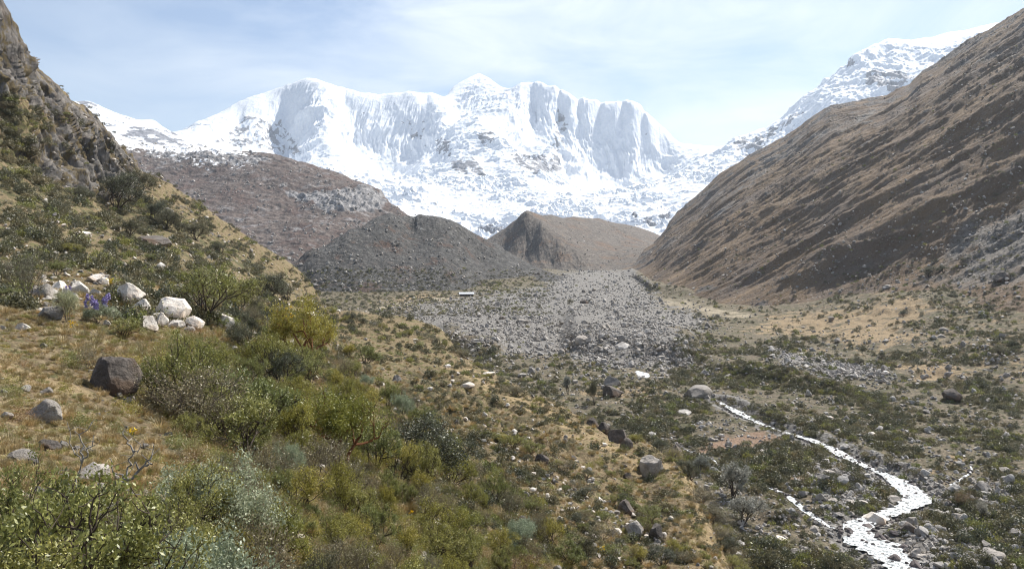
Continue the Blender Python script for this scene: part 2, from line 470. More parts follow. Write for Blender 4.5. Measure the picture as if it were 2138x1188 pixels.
# ---- hillside
P, U, V, S = mesh_grid(HILL, -450, 1660, 1250, 1.3, 420, 1350, 1.0, [(0, 1.3), (.32, 30), (.56, 150), (.95, 320), (1, 420)])
X, Y, Z = P[..., 0], P[..., 1], P[..., 2]
px, py = us2px(U, S)
CLIFF = [(-900, -900), (0, -60), (50, 90), (90, 160), (190, 238), (262, 305), (300, 380), (290, 410), (225, 420), (150, 402), (85, 372), (60, 300), (110, 250), (60, 205), (0, 200), (-900, 100)]
csd = np.where(Y > 100, poly_sd(px, py, CLIFF), -99)
cl = sstep(-14, 14, csd + 22 * fbm(X / 14, Y / 14, Z / 14, 3)) * (Y > 90)
band = sstep(-8, 8, 26 - np.abs(py - (150 + 0.5 * px + 0)) ) * (px < 90) * 0
outc = sstep(-10, 10, poly_sd(px, py, [(255, 360), (330, 372), (430, 440), (520, 500), (640, 590), (660, 640), (600, 610), (500, 540), (400, 480), (300, 430)])) * (Y > 120)
rockm = np.clip(cl, 0, 1)
rockm = np.maximum(rockm, 0.62 * outc * sstep(0.0, 0.5, fbm(X / 9, Y / 9, Z / 9, 3)))
up_left = poly_sd(px, py, [(-900, 80), (0, 180), (70, 190), (120, 260), (70, 300), (100, 390), (0, 330), (-900, 300)])
rockm = np.maximum(rockm, 0.66 * sstep(-5, 15, up_left) * (Y > 100) * sstep(-.1, .3, fbm(X / 8, Y / 8, Z / 14, 4)))
N = normals(P)
amp = 0.16 * np.clip(Y / 10, 0.25, 2.6)
dsp = amp * (fbm(X / (3.0), Y / 3.0, Z / 3.0, 5) * 1.2) + 0.05 * np.clip(Y / 10, .3, 2) * fbm(X / .5, Y / .5, Z / .5, 4)
dsp = dsp + 1.6 * fbm(X / 22, Y / 22, Z / 22, 3) * sstep(18, 60, Y) * (1 - cl)
# terracettes across the spur
terr = sstep(-20, 25, poly_sd(px, py, [(820, 760), (950, 770), (1060, 850), (1180, 890), (1250, 960), (1120, 980), (980, 930), (860, 850)]))
ph = Z / 0.72 + 2.4 * fbm(X / 10, Y / 10, Z / 10, 4, .6) + 0.12 * X
sw = ph - np.floor(ph)
dsp = dsp + terr * .8 * sstep(-.35, .2, fbm(X / 5, Y / 5, Z / 5, 3)) * (sstep(0, .25, sw) * (1 - sstep(.3, 1, sw))) + terr * .6 * fbm(X / 1.5, Y / 1.5, Z / 1.5, 4, .6)
# cliff relief: tall cracked buttresses
w1 = fbm(X / 25, Y / 25, Z / 60, 3) * 1.2
cr = ridged((Y + X * .4) / 13 + w1, X / 70, Z / 110, 4, .55)
cr2 = ridged((Y + X * .4) / 4.2 + w1 * 1.5, Z / 40, X / 30, 4, .6)
lay = fbm(X / 40, Y / 40, Z / 5 + w1, 3)
blk = perlin((Y + .4 * X) / 8 + w1, Z / 26, X / 30); blk = np.round(blk * 5) / 5
cp = np.interp(px, [c_[0] for c_ in CREST[:16]], [c_[1] for c_ in CREST[:16]]); crest_k = 1 - .75 * (1 - sstep(4, 34, py - cp)) * (px < 700)
cl = np.maximum(cl, .5 * sstep(-5, 15, up_left) * (Y > 100))
dsp = dsp + cl * crest_k * ((cr - .6) * 11 + (cr2 - .5) * 4.2 + lay * 1.2 + blk * 9 + fbm(X / 1.8, Y / 1.8, Z / 6, 4) * .7)
dsp = dsp + outc * 1.8 * np.abs(fbm(X / 4, Y / 4, Z / 6, 4))
# rill marks down the lower spur
P2 = P + N * dsp[..., None]
zf = base_floor(P2[..., 0], P2[..., 1])
keep = P2[..., 2] > zf - 4
grn = sstep(-78, 78, poly_sd(px, py, [(-900, 330), (0, 330), (80, 380), (230, 430), (330, 440), (480, 590), (420, 620), (330, 530), (200, 500), (80, 450), (0, 470), (-900, 500)])) * (Y > 50) * .55
grn = np.maximum(grn, .5 * sstep(-10, 25, poly_sd(px, py, [(-900, 100), (0, 190), (120, 240), (200, 420), (330, 400), (640, 600), (560, 620), (330, 480), (0, 420), (-900, 400)])))
grn = np.maximum(grn, 0.62 * sstep(-104, 156, poly_sd(px, py, [(330, 600), (700, 700), (830, 850), (960, 1000), (1200, 1200), (-200, 1800), (-100, 1150), (300, 960), (260, 760)])))
stw = sstep(-36.4, 36.4, poly_sd(px, py, [(900, 720), (990, 765), (1060, 800), (1210, 870), (1450, 960), (1560, 1188), (1440, 1188), (1420, 1020), (1290, 960), (1180, 900), (1030, 830), (920, 760)])) * .6
stw = np.maximum(stw, sstep(-26, 31.2, poly_sd(px, py, [(270, 580), (350, 590), (370, 630), (300, 640), (230, 620)])))
stw = np.maximum(stw, .45 * sstep(-26, 52, poly_sd(px, py, [(-500, 680), (120, 700), (300, 900), (480, 1010), (420, 1050), (-500, 1050)])))
stn = sstep(-39, 39, poly_sd(px, py, [(1000, 900), (1150, 960), (1300, 1060), (1400, 1130), (1380, 1188), (1200, 1100), (980, 960)])) * .8
stn = np.maximum(stn, .5 * sstep(-26, 78, poly_sd(px, py, [(0, 470), (300, 480), (620, 620), (560, 640), (250, 560), (0, 560)])) )
ris = terr * sstep(.25, .5, sw) * (1 - sstep(.85, 1, sw))
hillside = grid_mesh('hillside', P2, keep, dict(soil=ris, rock=rockm, green=grn, straw=stw, stones=stn), mat_hill())

# ---- valley floor
def vf(U, V):
    Yv = np.exp(V); return (floor_z(U * Yv, Yv) - CAMZ) / Yv
P, U, V, S = mesh_grid(vf, 350, 2700, 1500, 52, 2600, 900)
X, Y = P[..., 0], P[..., 1]
bs = (0.02 * np.maximum(0, Y - 300) - CAMZ) / Y
px, py = us2px(U, (base_floor(X, Y) - CAMZ) / Y)
RUBBLE = [(1335, 560), (1240, 558), (1150, 575), (1140, 600), (1000, 618), (880, 640), (870, 655), (800, 668), (850, 692), (950, 705), (965, 722), (1100, 742), (1190, 735),
          (1210, 760), (1440, 772), (1470, 760), (1400, 720), (1460, 690), (1470, 668), (1440, 650), (1385, 640), (1360, 610), (1330, 578)]
RUB2 = [(1600, 722), (1660, 738), (1850, 770), (1865, 792), (1740, 790), (1640, 765)]
rub = sstep(-36.4, 36.4, poly_sd(px, py, RUBBLE)); rub = np.maximum(rub, .8 * sstep(-20.8, 20.8, poly_sd(px, py, RUB2)))
rub = np.maximum(rub, .45 * sstep(-52, 52, poly_sd(px, py, [(1900, 1030), (2200, 1000), (2300, 1250), (1900, 1230)])))
dS, tS = line_sd(X, Y, STREAM)
rub = np.maximum(rub, .8 * (1 - sstep(3, 8, dS)))
rub = np.maximum(rub, .6 * sstep(-31.2, 31.2, poly_sd(px, py, [(1700, 960), (1800, 975), (1850, 1010), (1830, 1050), (1740, 1060), (1690, 1010)])))
stw = np.maximum(sstep(-20.8, 20.8, poly_sd(px, py, [(1530, 690), (1620, 655), (1900, 625), (1960, 650), (1880, 690), (1990, 700), (1830, 735), (1740, 715), (1640, 702)])) * .66,
                 sstep(-20.8, 20.8, poly_sd(px, py, [(1860, 758), (1960, 765), (2040, 790), (1950, 800), (1880, 785)])) * .8)
stw = np.maximum(stw, .42 * sstep(-78, 78, poly_sd(px, py, [(1480, 640), (2138, 600), (2700, 600), (2700, 900), (1900, 800), (1600, 730)]))*.8)
stw = np.maximum(stw, .6 * sstep(-20.8, 20.8, poly_sd(px, py, [(1260, 800), (1420, 810), (1380, 840), (1180, 830)])))
stw = np.maximum(stw, .62 * sstep(-20.8, 20.8, poly_sd(px, py, [(1930, 960), (2020, 950), (2010, 990), (1940, 990)])))
stw = np.maximum(stw, .55 * sstep(-13, 13, poly_sd(px, py, [(740, 640), (900, 628), (960, 612), (880, 610), (760, 632)])))
red = np.maximum(sstep(-15.6, 15.6, poly_sd(px, py, [(1450, 945), (1480, 915), (1560, 900), (1650, 903), (1620, 925), (1520, 940)])),
                 sstep(-15.6, 15.6, poly_sd(px, py, [(1635, 995), (1700, 985), (1710, 1015), (1660, 1020)]))) * .8
sand = sstep(-13, 13, poly_sd(px, py, [(1330, 622), (1430, 622), (1500, 640), (1610, 655), (1560, 668), (1480, 665), (1440, 648), (1350, 640)])) * .55
sand = np.maximum(sand, .6 * sstep(-2, 2, 4 - np.abs(py - np.interp(px, [690, 760, 850, 950], [672, 652, 632, 622]))) * (px < 960))
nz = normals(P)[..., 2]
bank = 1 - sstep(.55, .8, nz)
keep = (P[..., 2] > -50) & ~((U < px2us(640, HOR)[0]) & (Y < 300))
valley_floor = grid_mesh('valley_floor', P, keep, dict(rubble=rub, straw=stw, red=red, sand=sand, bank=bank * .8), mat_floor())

# ---- right mountainside
RIDGE_R = [(1285, 572, 960), (1320, 550, 1050), (1370, 500, 1150), (1400, 460, 1200), (1440, 420, 1250), (1465, 398, 1255), (1500, 366, 1250), (1560, 328, 1200), (1640, 288, 1180), (1700, 243, 1150), (1735, 222, 1135), (1780, 213, 1120),
           (1850, 198, 1100), (1900, 172, 1080), (1925, 148, 1065), (1960, 128, 1050), (2050, 66, 1000), (2090, 45, 975), (2138, 12, 950), (2700, -340, 800)]
ru = np.array([px2us(p[0], p[1]) for p in RIDGE_R]); rd = np.array([p[2] for p in RIDGE_R])
def foot_x(y): return np.interp(y, [150, 350, 410, 450, 500, 621, 980, 1300], [196, 206, 206, 196, 150, 114, 134, 142])
def right_s(U, V):
    Yv = np.exp(V); Xv = U * Yv
    z0 = base_floor(Xv, Yv)
    zf = base_floor(foot_x(Yv), Yv)
    z = np.where(Xv > foot_x(Yv), zf, z0 - 3)
    dx = Xv - foot_x(Yv)
    z = zf + 0.70 * np.where(dx > 25, dx - 7.5, dx * 0.6 + np.maximum(dx, 0) ** 2 * 0.004) 
    yr = np.interp(U, ru[:, 0], rd); sr = np.interp(U, ru[:, 0], ru[:, 1])
    xr = U * yr
    dxr = xr - foot_x(yr)
    zr = base_floor(foot_x(yr), yr) + .70 * np.where(dxr > 25, dxr - 7.5, dxr * .6 + np.maximum(dxr, 0) ** 2 * .004)
    diff = sr * yr + CAMZ - zr
    z = z + diff * sstep(0.45, 1.0, Yv / yr)
    z = z - 0.9 * np.maximum(0, Yv - yr)
    return (z - CAMZ) / Yv
P, U, V, S = mesh_grid(right_s, 1270, 2700, 1100, 170, 1420, 1000)
X, Y, Z = P[..., 0], P[..., 1], P[..., 2]
px, py = us2px(U, S)
N = normals(P)
dx = X - foot_x(Y)
# spurs and gullies run down the fall line (across x), slightly skewed
q = Y + 0.22 * X
wv = 14 * fbm(X / 130, Y / 130, 0 * X, 3)
g1 = ridged((q + wv) / 62, X / 420, 0 * X, 3, .5)
g2 = ridged((q + wv * 1.4) / 22, X / 85, 0 * X + 4, 4, .55)
g3 = fbm((q + wv) / 7, X / 16, Z / 30, 4)
h = sstep(2, 60, dx)
hh = (0.35 + .65 * h)
dsp = hh * ((g1 - .55) * 10 + (g2 - .5) * 5 + g3 * 1.9) + .5 * fbm(X / 3, Y / 3, Z / 3, 4) * hh
yr = np.interp(U, ru[:, 0], rd)
edge = sstep(.80, .97, Y / yr)
crag = sstep(.05, .35, fbm(X / 40, Y / 40, Z / 40, 4) + .35 * edge - .08)
dsp = dsp * (1 - .45 * edge) + crag * (2.5 * ridged(X / 12, Y / 9, Z / 12, 5, .6) - .6) * (.4 + .6 * h)
P2 = P + N * dsp[..., None]
keep = (P2[..., 2] > base_floor(P2[..., 0], P2[..., 1]) - 6)
def mat_right():
    g = MB_('mountainside_scree')
    vs = g.scaled((0.014, 0.05, 0.02), (0, 0, math.radians(12)))
    vs2 = g.scaled((0.10, 0.30, 0.12), (0, 0, math.radians(12)))
    n1 = g.noise(1.0, 7, .62, vs); n2 = g.noise(1.0, 6, .7, vs2); n3 = g.noise(0.35, 6, .75)
    c = g.ramp(n1, [(0.28, (0.080, 0.056, 0.038)), (0.45, (0.150, 0.102, 0.064)), (0.58, (0.205, 0.142, 0.086)), (0.74, (0.29, 0.21, 0.128))])
    c = g.mix(g.ramp(n2, [(0.45, 0), (0.65, .55)]), c, (0.19, 0.165, 0.145))
    c = g.mix(g.ramp(g.noise(.012, 5, .6), [(0.48, 0), (0.62, .6)]), c, (0.15, 0.125, 0.11))
    c = g.mix(mask_noise(g, 'crag', 0.06, .8, .1), c, g.ramp(n3, [(0.35, (0.045, 0.04, 0.038)), (0.65, (0.18, 0.165, 0.155))]))
    c = g.mix(mask_noise(g, 'grey', 0.03, .9, .15), c, g.ramp(n3, [(0.35, (0.11, 0.10, 0.09)), (0.65, (0.29, 0.265, 0.24))]))
    c = g.mix(g.ramp(g.noise(1.2, 3, .8), [(0.35, .55), (0.5, 0)]), c, (0.06, 0.055, 0.035))
    sp = g.math('MULTIPLY', g.ramp(g.voro(.45), [(0.10, 1), (0.2, 0)]), g.ramp(g.noise(.03, 4, .6), [(0.48, 0), (0.6, 1)]))
    c = g.mix(sp, c, (0.36, 0.34, 0.32))
    g.bump(g.math('ADD', n3, n2), 2.2, 0.9)
    return g.color(c)
gy = .75 * sstep(-30, 60, poly_sd(px, py, [(1480, 380), (1700, 240), (1850, 205), (2138, 20), (2700, -300), (2700, 0), (2138, 130), (1900, 240), (1700, 330), (1400, 540), (1360, 520)])) * .75
gy = np.maximum(gy, .62 * sstep(-30, 40, poly_sd(px, py, [(1900, 600), (1980, 480), (2138, 400), (2700, 300), (2700, 620)])))
mountainside = grid_mesh('mountainside', P2, keep, dict(crag=np.maximum(crag * .62, 0), grey=gy), mat_right())

# ---- generic mass from silhouette and inner points
RJ = random.Random(4)
def mass_fn(ridge, inner, back=((1.12, 40), (1.45, 190)), ku=2.5, power=1.6, dens=None):
    if dens:
        r2 = []
        for a_, b_ in zip(ridge[:-1], ridge[1:]):
            n_ = max(1, round((b_[0] - a_[0]) / dens))
            r2 += [tuple(a_[k] + (b_[k] - a_[k]) * i / n_ + (RJ.uniform(-1, 1) if k == 1 else 0) for k in range(3)) for i in range(n_)]
        ridge = r2 + [ridge[-1]]
    pts = list(ridge) + list(inner)
    for (px_, py_, d_) in ridge[::2]:
        for m, dn in back: pts.append((px_, py_ + dn, d_ * m))
    return TPS(pts, ku=ku, power=power)
def mat_scree(name, cols, red=(0.16, 0.09, 0.06), scale=1.0, redlo=.5, crag=(0.20, 0.19, 0.18)):
    g = MB_(name)
    n1 = g.noise(0.02 * scale, 6, .6); n2 = g.noise(0.12 * scale, 7, .7); n3 = g.noise(.7 * scale, 5, .8)
    c = g.ramp(n2, [(0.32, cols[0]), (0.5, cols[1]), (0.68, cols[2])])
    c = g.mix(g.ramp(g.math('ADD', n1, g.math('MULTIPLY', g.math('SUBTRACT', n2, .5), .6)), [(redlo, 0), (redlo + .1, .8)]), c, red)
    c = g.mix(g.ramp(n3, [(0.36, .6), (0.5, 0)]), c, tuple(v * .45 for v in cols[0]))
    c = g.mix(g.ramp(g.voro(.3 * scale), [(0.10, .8), (0.18, 0)]), c, tuple(v * 1.5 for v in cols[2]))
    c = g.mix(mask_noise(g, 'crag', 0.05 * scale, .5, .1), c, g.ramp(g.noise(.12 * scale, 6, .8), [(0.35, (0.05, 0.048, 0.05)), (0.62, crag)]))
    c = g.mix(mask_noise(g, 'snow', 0.06 * scale, 1.0, .06), c, (0.82, 0.84, 0.87))
    g.bump(g.math('ADD', n3, g.math('MULTIPLY', n2, 2.0)), 1.2, .9)
    return g.color(c)

# brown mountain on the left
D = mass_fn([(-500, 200, 2200), (-100, 270, 2150), (100, 282, 2100), (250, 287, 2100), (330, 302, 2050), (400, 309, 2000), (450, 313, 2000), (520, 317, 1950), (570, 323, 1900), (650, 346, 1850),
             (740, 377, 1750), (790, 400, 1700), (810, 420, 1660), (832, 438, 1620), (880, 470, 1560), (950, 530, 1500)],
            [(620, 540, 1150), (700, 565, 1120), (480, 480, 1350), (400, 400, 1600), (300, 340, 1800), (560, 400, 1600), (700, 445, 1480), (650, 480, 1350), (780, 450, 1520),
             (540, 500, 1300), (620, 600, 1000), (200, 500, 1200), (200, 400, 1500), (300, 600, 1000), (-500, 400, 1300), (620, 425, 1560), (600, 392, 1610), (690, 398, 1600), (780, 412, 1610)])
P, U, V, S = mesh_grid(D, -400, 960, 800, 950, 2600, 520)
X, Y, Z = P[..., 0], P[..., 1], P[..., 2]; px, py = us2px(U, S); N = normals(P)
bandm = sstep(-8, 8, poly_sd(px, py, [(575, 392), (640, 408), (700, 392), (760, 388), (800, 405), (808, 432), (740, 440), (680, 440), (630, 425)]) + 10 * fbm(X / 40, Y / 40, Z / 40, 3))
band2 = sstep(-6, 6, poly_sd(px, py, [(300, 300), (500, 318), (570, 330), (540, 350), (450, 345), (380, 338), (300, 330)]) + 10 * fbm(X / 40, Y / 40, Z / 30, 3)) * .8
dsp = 14 * fbm(X / 110, Y / 110, Z / 110, 6, .6) + 3.5 * (ridged(X / 22, Y / 22, Z / 22, 4, .6) - .5) + (bandm + band2) * (12 * (ridged(X / 26, Y / 30, Z / 60, 5, .62) - .35)) + 4 * (ridged((X * .5 + Y * .85) / 40, (X - Y) / 160, Z / 200, 4) - .5)
P2 = P + N * dsp[..., None]
sn = .72 * sstep(-8, 12, poly_sd(px, py, [(-500, 150), (250, 240), (420, 300), (560, 322), (480, 328), (380, 325), (260, 315), (-500, 260)]))
sn = np.maximum(sn, .40 * sstep(0, 20, poly_sd(px, py, [(300, 310), (560, 330), (520, 370), (420, 360), (300, 340)])))
brown_mountain = grid_mesh('mountain', P2, P2[..., 2] > base_floor(P2[..., 0], P2[..., 1]) - 8, dict(crag=np.maximum(np.maximum(bandm, band2) * .75, .34 + .25 * fbm(X / 60, Y / 60, Z / 40, 4)), snow=sn),
    mat_scree('brown_mountain_rock', [(0.034, 0.028, 0.026), (0.098, 0.074, 0.062), (0.21, 0.175, 0.155)], (0.088, 0.054, 0.042), .8, .50, (0.34, 0.33, 0.33)))

# left moraine
D = mass_fn([(560, 582, 640), (600, 553, 655), (650, 522, 690), (700, 496, 720), (740, 476, 745), (790, 453, 770), (820, 443, 780), (850, 450, 800), (880, 447, 800), (905, 449, 800), (940, 460, 815),
             (970, 473, 830), (1000, 489, 845), (1030, 506, 860), (1080, 540, 880), (1130, 568, 890), (1160, 582, 890)],
            [(620, 602, 640), (700, 610, 622), (760, 612, 615), (900, 608, 635), (1000, 599, 680), (1100, 586, 765), (1170, 577, 840), (860, 475, 779), (855, 505, 742), (845, 560, 678),
             (820, 500, 725), (800, 560, 672), (912, 500, 748), (930, 560, 690), (700, 560, 658), (1000, 540, 790), (620, 640, 500), (900, 660, 480), (1100, 650, 520), (1200, 600, 700)], back=((1.025, 9), (1.08, 34), (1.4, 130)))
P, U, V, S = mesh_grid(D, 540, 1210, 760, 560, 1100, 420)
X, Y, Z = P[..., 0], P[..., 1], P[..., 2]; px, py = us2px(U, S); N = normals(P)
dsp = 2.2 * fbm(X / 40, Y / 40, Z / 40, 5, .6) + 3.0 * (ridged(X / 34 + .3 * fbm(X / 50, Y / 50, Z / 50, 2), Y / 200, Z / 120, 3) - .5) * sstep(15, 45, Z) + .9 * fbm(X / 4, Y / 4, Z / 4, 4)
P2 = P + N * dsp[..., None]
left_moraine = grid_mesh('moraine', P2, P2[..., 2] > base_floor(P2[..., 0], P2[..., 1]) - 4, dict(crag=0 * X, snow=0 * X),
    mat_scree('moraine_rubble', [(0.030, 0.029, 0.029), (0.068, 0.066, 0.063), (0.165, 0.162, 0.155)], (0.095, 0.055, 0.038), 1.6, .57))

# right moraine
D = mass_fn([(1000, 515, 1340), (1020, 500, 1330), (1040, 486, 1300), (1070, 463, 1240), (1085, 450, 1200), (1100, 443, 1180), (1150, 448, 1300), (1200, 452, 1400), (1250, 456, 1500), (1300, 468, 1600), (1340, 481, 1700), (1370, 492, 1700), (1420, 520, 1700)],
            [(1250, 556, 1010), (1225, 544, 1030), (1170, 508, 1080), (1130, 470, 1130), (1300, 562, 1000), (1330, 532, 1120), (1350, 507, 1350), (1200, 500, 1160), (1250, 525, 1120), (1280, 500, 1300),
             (1060, 518, 1150), (1100, 540, 1090), (1150, 555, 1040), (1200, 563, 1000), (1100, 500, 1140), (1000, 560, 1020), (1120, 480, 1142), (1150, 492, 1106), (1200, 528, 1056), (1215, 525, 1070), (1150, 470, 1190), (1190, 502, 1110), (1350, 575, 900)],
            back=((1.02, 5), (1.1, 30), (1.45, 90)), ku=3.5, power=1.25)
P, U, V, S = mesh_grid(D, 960, 1450, 620, 900, 2300, 560)
X, Y, Z = P[..., 0], P[..., 1], P[..., 2]; px, py = us2px(U, S); N = normals(P)
dsp = 1.6 * fbm(X / 40, Y / 40, Z / 40, 5, .6) + 2.6 * (ridged(X / 15, Y / 60, Z / 100, 3) - .5) * sstep(-5, 10, poly_sd(px, py, [(1000, 515), (1100, 445), (1130, 470), (1250, 560), (1050, 560)]))
P2 = P + N * dsp[..., None]
right_moraine = grid_mesh('moraine', P2, P2[..., 2] > base_floor(P2[..., 0], P2[..., 1]) - 6, dict(crag=0 * X, snow=0 * X),
    mat_scree('moraine_gravel', [(0.06, 0.052, 0.046), (0.115, 0.10, 0.086), (0.21, 0.185, 0.16)], (0.15, 0.095, 0.06), 1.2, .53))

# ---- snow
def mat_snow(name):
    g = MB_(name)
    n2 = g.noise(0.012, 7, .65); n3 = g.noise(0.05, 6, .7)
    snow = g.ramp(n3, [(0.3, (0.72, 0.77, 0.83)), (0.6, (0.86, 0.88, 0.90))])
    rock = g.ramp(g.noise(0.03, 7, .75), [(0.35, (0.11, 0.12, 0.14)), (0.6, (0.28, 0.28, 0.30))])
    c = g.mix(mask_noise(g, 'rock', 0.018, 1.1, .05), snow, rock)
    g.b.inputs['Roughness'].default_value = .7
    g.bump(g.math('ADD', n3, g.math('MULTIPLY', n2, 2.0)), 4, .6)
    return g.color(c)
SNOW = mat_snow('glacier_snow')
G = mass_fn([(250, 340, 5000), (320, 312, 5000), (370, 286, 5000), (400, 268, 5050), (440, 245, 5100), (500, 211, 5200), (560, 191, 5300), (600, 178, 5300), (640, 163, 5300), (660, 165, 5280), (690, 175, 5250), (740, 190, 5250), (800, 197, 5300), (850, 190, 5300),
             (900, 195, 5350), (925, 205, 5600), (940, 190, 5800), (960, 173, 5900), (1000, 153, 6000), (1030, 172, 5900), (1055, 190, 5700), (1070, 182, 5400), (1088, 172, 5300), (1120, 170, 5200), (1160, 185, 5100), (1200, 204, 5050), (1260, 215, 5050),
             (1320, 211, 5000), (1350, 235, 4950), (1380, 262, 4920), (1420, 297, 4900), (1460, 305, 4950), (1500, 311, 5000), (1560, 300, 5000), (1650, 320, 4900)],
            [(850, 445, 2600), (950, 475, 2500), (1030, 488, 2450), (1100, 450, 2650), (1300, 455, 2600), (1400, 455, 2600), (650, 332, 4200), (700, 347, 3900), (800, 380, 3300), (900, 405, 3050),
             (1000, 400, 3200), (1100, 405, 3100), (1200, 395, 3700), (1300, 392, 3700), (1400, 375, 3500), (1480, 352, 3700), (740, 306, 4950), (790, 304, 4980), (850, 308, 4950), (600, 322, 4850), (500, 322, 4600),
             (430, 302, 4200), (1060, 207, 5050), (1000, 245, 4650), (965, 290, 4250), (945, 335, 3900), (1030, 370, 3600), (1065, 300, 4100), (1060, 250, 4700), (1100, 370, 4250), (1180, 376, 4500), (1280, 362, 4660), (1390, 360, 4600),
             (1130, 330, 3950), (1150, 300, 4300), (1200, 330, 4680), (1170, 240, 5020), (1120, 240, 5060), (690, 220, 4950), (735, 290, 4900), (680, 300, 4450), (600, 250, 5090), (560, 230, 5090),
             (760, 240, 5120), (800, 255, 5110), (850, 260, 5090), (880, 290, 4950), (900, 240, 5050), (960, 240, 5250), (1000, 232, 5150), (1300, 290, 4840), (1350, 310, 4780), (1250, 300, 4840),
             (1440, 332, 4500), (1480, 342, 4400), (765, 305, 4965), (820, 307, 4965), (735, 240, 5110), (780, 250, 5115), (825, 258, 5100), (720, 215, 5160), (780, 218, 5190), (840, 220, 5190), (890, 215, 5230), (1210, 250, 4990), (1250, 255, 4985), (1300, 250, 4950), (1340, 265, 4900), (1230, 365, 4600), (1330, 362, 4620), (1390, 310, 4780), (1380, 290, 4850), (1150, 360, 3950), (500, 260, 4930), (450, 290, 4500), (820, 500, 2100), (1050, 530, 2100), (1300, 520, 2100), (1450, 500, 2100), (600, 400, 3000), (700, 430, 2600), (300, 400, 3000)],
            back=((1.018, 7), (1.045, 26), (1.1, 70), (1.35, 230)), ku=3.2, power=1.6, dens=14)
P, U, V, S = mesh_grid(G, 300, 1640, 1350, 2150, 6900, 950, .85)
X, Y, Z = P[..., 0], P[..., 1], P[..., 2]; px, py = us2px(U, S); N = normals(P)
steep = 1 - sstep(.55, .93, N[..., 2])
wall = steep * sstep(3700, 4200, Y)
wv = 60 * fbm(X / 400, Y / 400, Z / 400, 3)
flute = ridged((X + .45 * Z * np.sign(X + 150) * .4 + wv) / 52, Z / 1300, Y / 2500, 3, .5)
flute2 = ridged((X + wv * 1.4) / 21, Z / 500, Y / 900, 3, .5)
big = ridged(X / 330 + 1.7, Y / 420, Z / 600, 4, .5)
apron = (1 - sstep(3900, 4500, Y))
ser = ridged(X / 95, Y / 70, Z / 90, 4, .5)
crev = ridged((X + wv) / 210, (Y + 2 * wv) / 60, 0 * X, 4, .6)
dsp = wall * (22 * (flute - .5) + 14 * (flute2 - .5)) + (big - .5) * 55 * sstep(3300, 4400, Y) + 26 * fbm(X / 260, Y / 260, Z / 260, 5, .5)
dsp = dsp + apron * (.35 + .9 * sstep(-.2, .3, fbm(X / 300, Y / 300, 0 * X, 3))) * (20 * (ser - .5) + 38 * (crev - .5)) + 2.5 * (ridged(X / 60, Y / 60, Z / 60, 4, .5) - .5)
ridge_d = np.interp(px, [p[0] for p in [(370, 5000), (640, 5300), (900, 5350), (925, 5600), (1000, 6000), (1055, 5700), (1088, 5300), (1350, 4950), (1650, 4900)]], [5000, 5300, 5350, 5600, 6000, 5700, 5300, 4950, 4900])
edgef = 1 - .8 * sstep(.935, .985, Y / ridge_d)
P2 = P + N * (dsp * edgef)[..., None]
rk = wall * .10 + .03 * steep - .28 * apron - .06
OUT = [[(920, 285), (945, 290), (940, 325), (905, 320)], [(935, 330), (985, 325), (1015, 355), (1040, 385), (990, 365), (945, 358)], [(1060, 325), (1110, 318), (1175, 330), (1170, 362), (1120, 365), (1075, 348)],
       [(990, 280), (1030, 270), (1040, 300), (1010, 305)], [(520, 240), (590, 250), (640, 330), (560, 325), (440, 300)], [(850, 250), (890, 250), (890, 285), (860, 300)],
       [(1320, 455), (1400, 450), (1400, 480), (1310, 478)], [(980, 470), (1060, 470), (1030, 500)], [(1160, 220), (1190, 260), (1180, 330), (1150, 300)]]
for k, o in enumerate(OUT):
    rk = np.maximum(rk, (.58, .60, .62, .5, .44, .47, .58, .55, .47)[k] * sstep(-8, 8, poly_sd(px, py, o)))
snow_massif = grid_mesh('snow_mountain', P2, None, dict(rock=rk), SNOW)

# snow peak on the right
D = mass_fn([(1440, 345, 4500), (1500, 322, 4450), (1540, 292, 4400), (1565, 282, 4380), (1590, 272, 4350), (1620, 254, 4300), (1650, 236, 4250), (1680, 207, 4250), (1700, 190, 4250), (1730, 170, 4250), (1760, 146, 4250), (1772, 135, 4250), (1778, 118, 4260),
             (1800, 108, 4280), (1830, 92, 4300), (1855, 81, 4300), (1880, 86, 4350), (1910, 85, 4400), (1950, 76, 4450), (2000, 66, 4500), (2065, 57, 4600), (2138, 52, 4700), (2400, 60, 4800)],
            [(1560, 340, 3700), (1700, 260, 3600), (1850, 200, 3400), (1800, 180, 3750), (1780, 160, 3950), (1900, 130, 4000), (2000, 100, 4150), (2000, 200, 3300), (1500, 400, 3200), (1850, 110, 4200), (1950, 110, 4150), (1640, 300, 3750), (2300, 150, 4000)],
            back=((1.018, 7), (1.045, 24), (1.1, 70), (1.3, 200)), ku=3.2, power=1.6, dens=14)
P, U, V, S = mesh_grid(D, 1440, 2350, 800, 3000, 5400, 520)
X, Y, Z = P[..., 0], P[..., 1], P[..., 2]; px, py = us2px(U, S); N = normals(P)
dsp = 60 * (ridged(X / 300, Y / 260, Z / 500, 5, .55) - .5) + 9 * (ridged(X / 60, Y / 90, Z / 160, 3, .5) - .5) + 14 * fbm(X / 160, Y / 160, Z / 110, 4, .45)
P2 = P + N * dsp[..., None] * (1 - .7 * sstep(4150, 4300, Y))[..., None]
rk = .02 + 0 * X
for w, o in ((.62, [(1820, 150), (1900, 140), (1925, 165), (1870, 195), (1790, 170)]), (.6, [(1590, 272), (1650, 240), (1690, 235), (1650, 275), (1600, 300)]), (.56, [(1530, 300), (1590, 275), (1600, 310), (1540, 330)]), (.6, [(1765, 118), (1785, 118), (1790, 140), (1768, 140)])):
    rk = np.maximum(rk, w * sstep(-8, 8, poly_sd(px, py, o)))
rk = rk * (1 - .5 * sstep(0, 30, poly_sd(px, py, [(1780, 120), (1850, 75), (2100, 50), (2100, 110), (1900, 125)])))
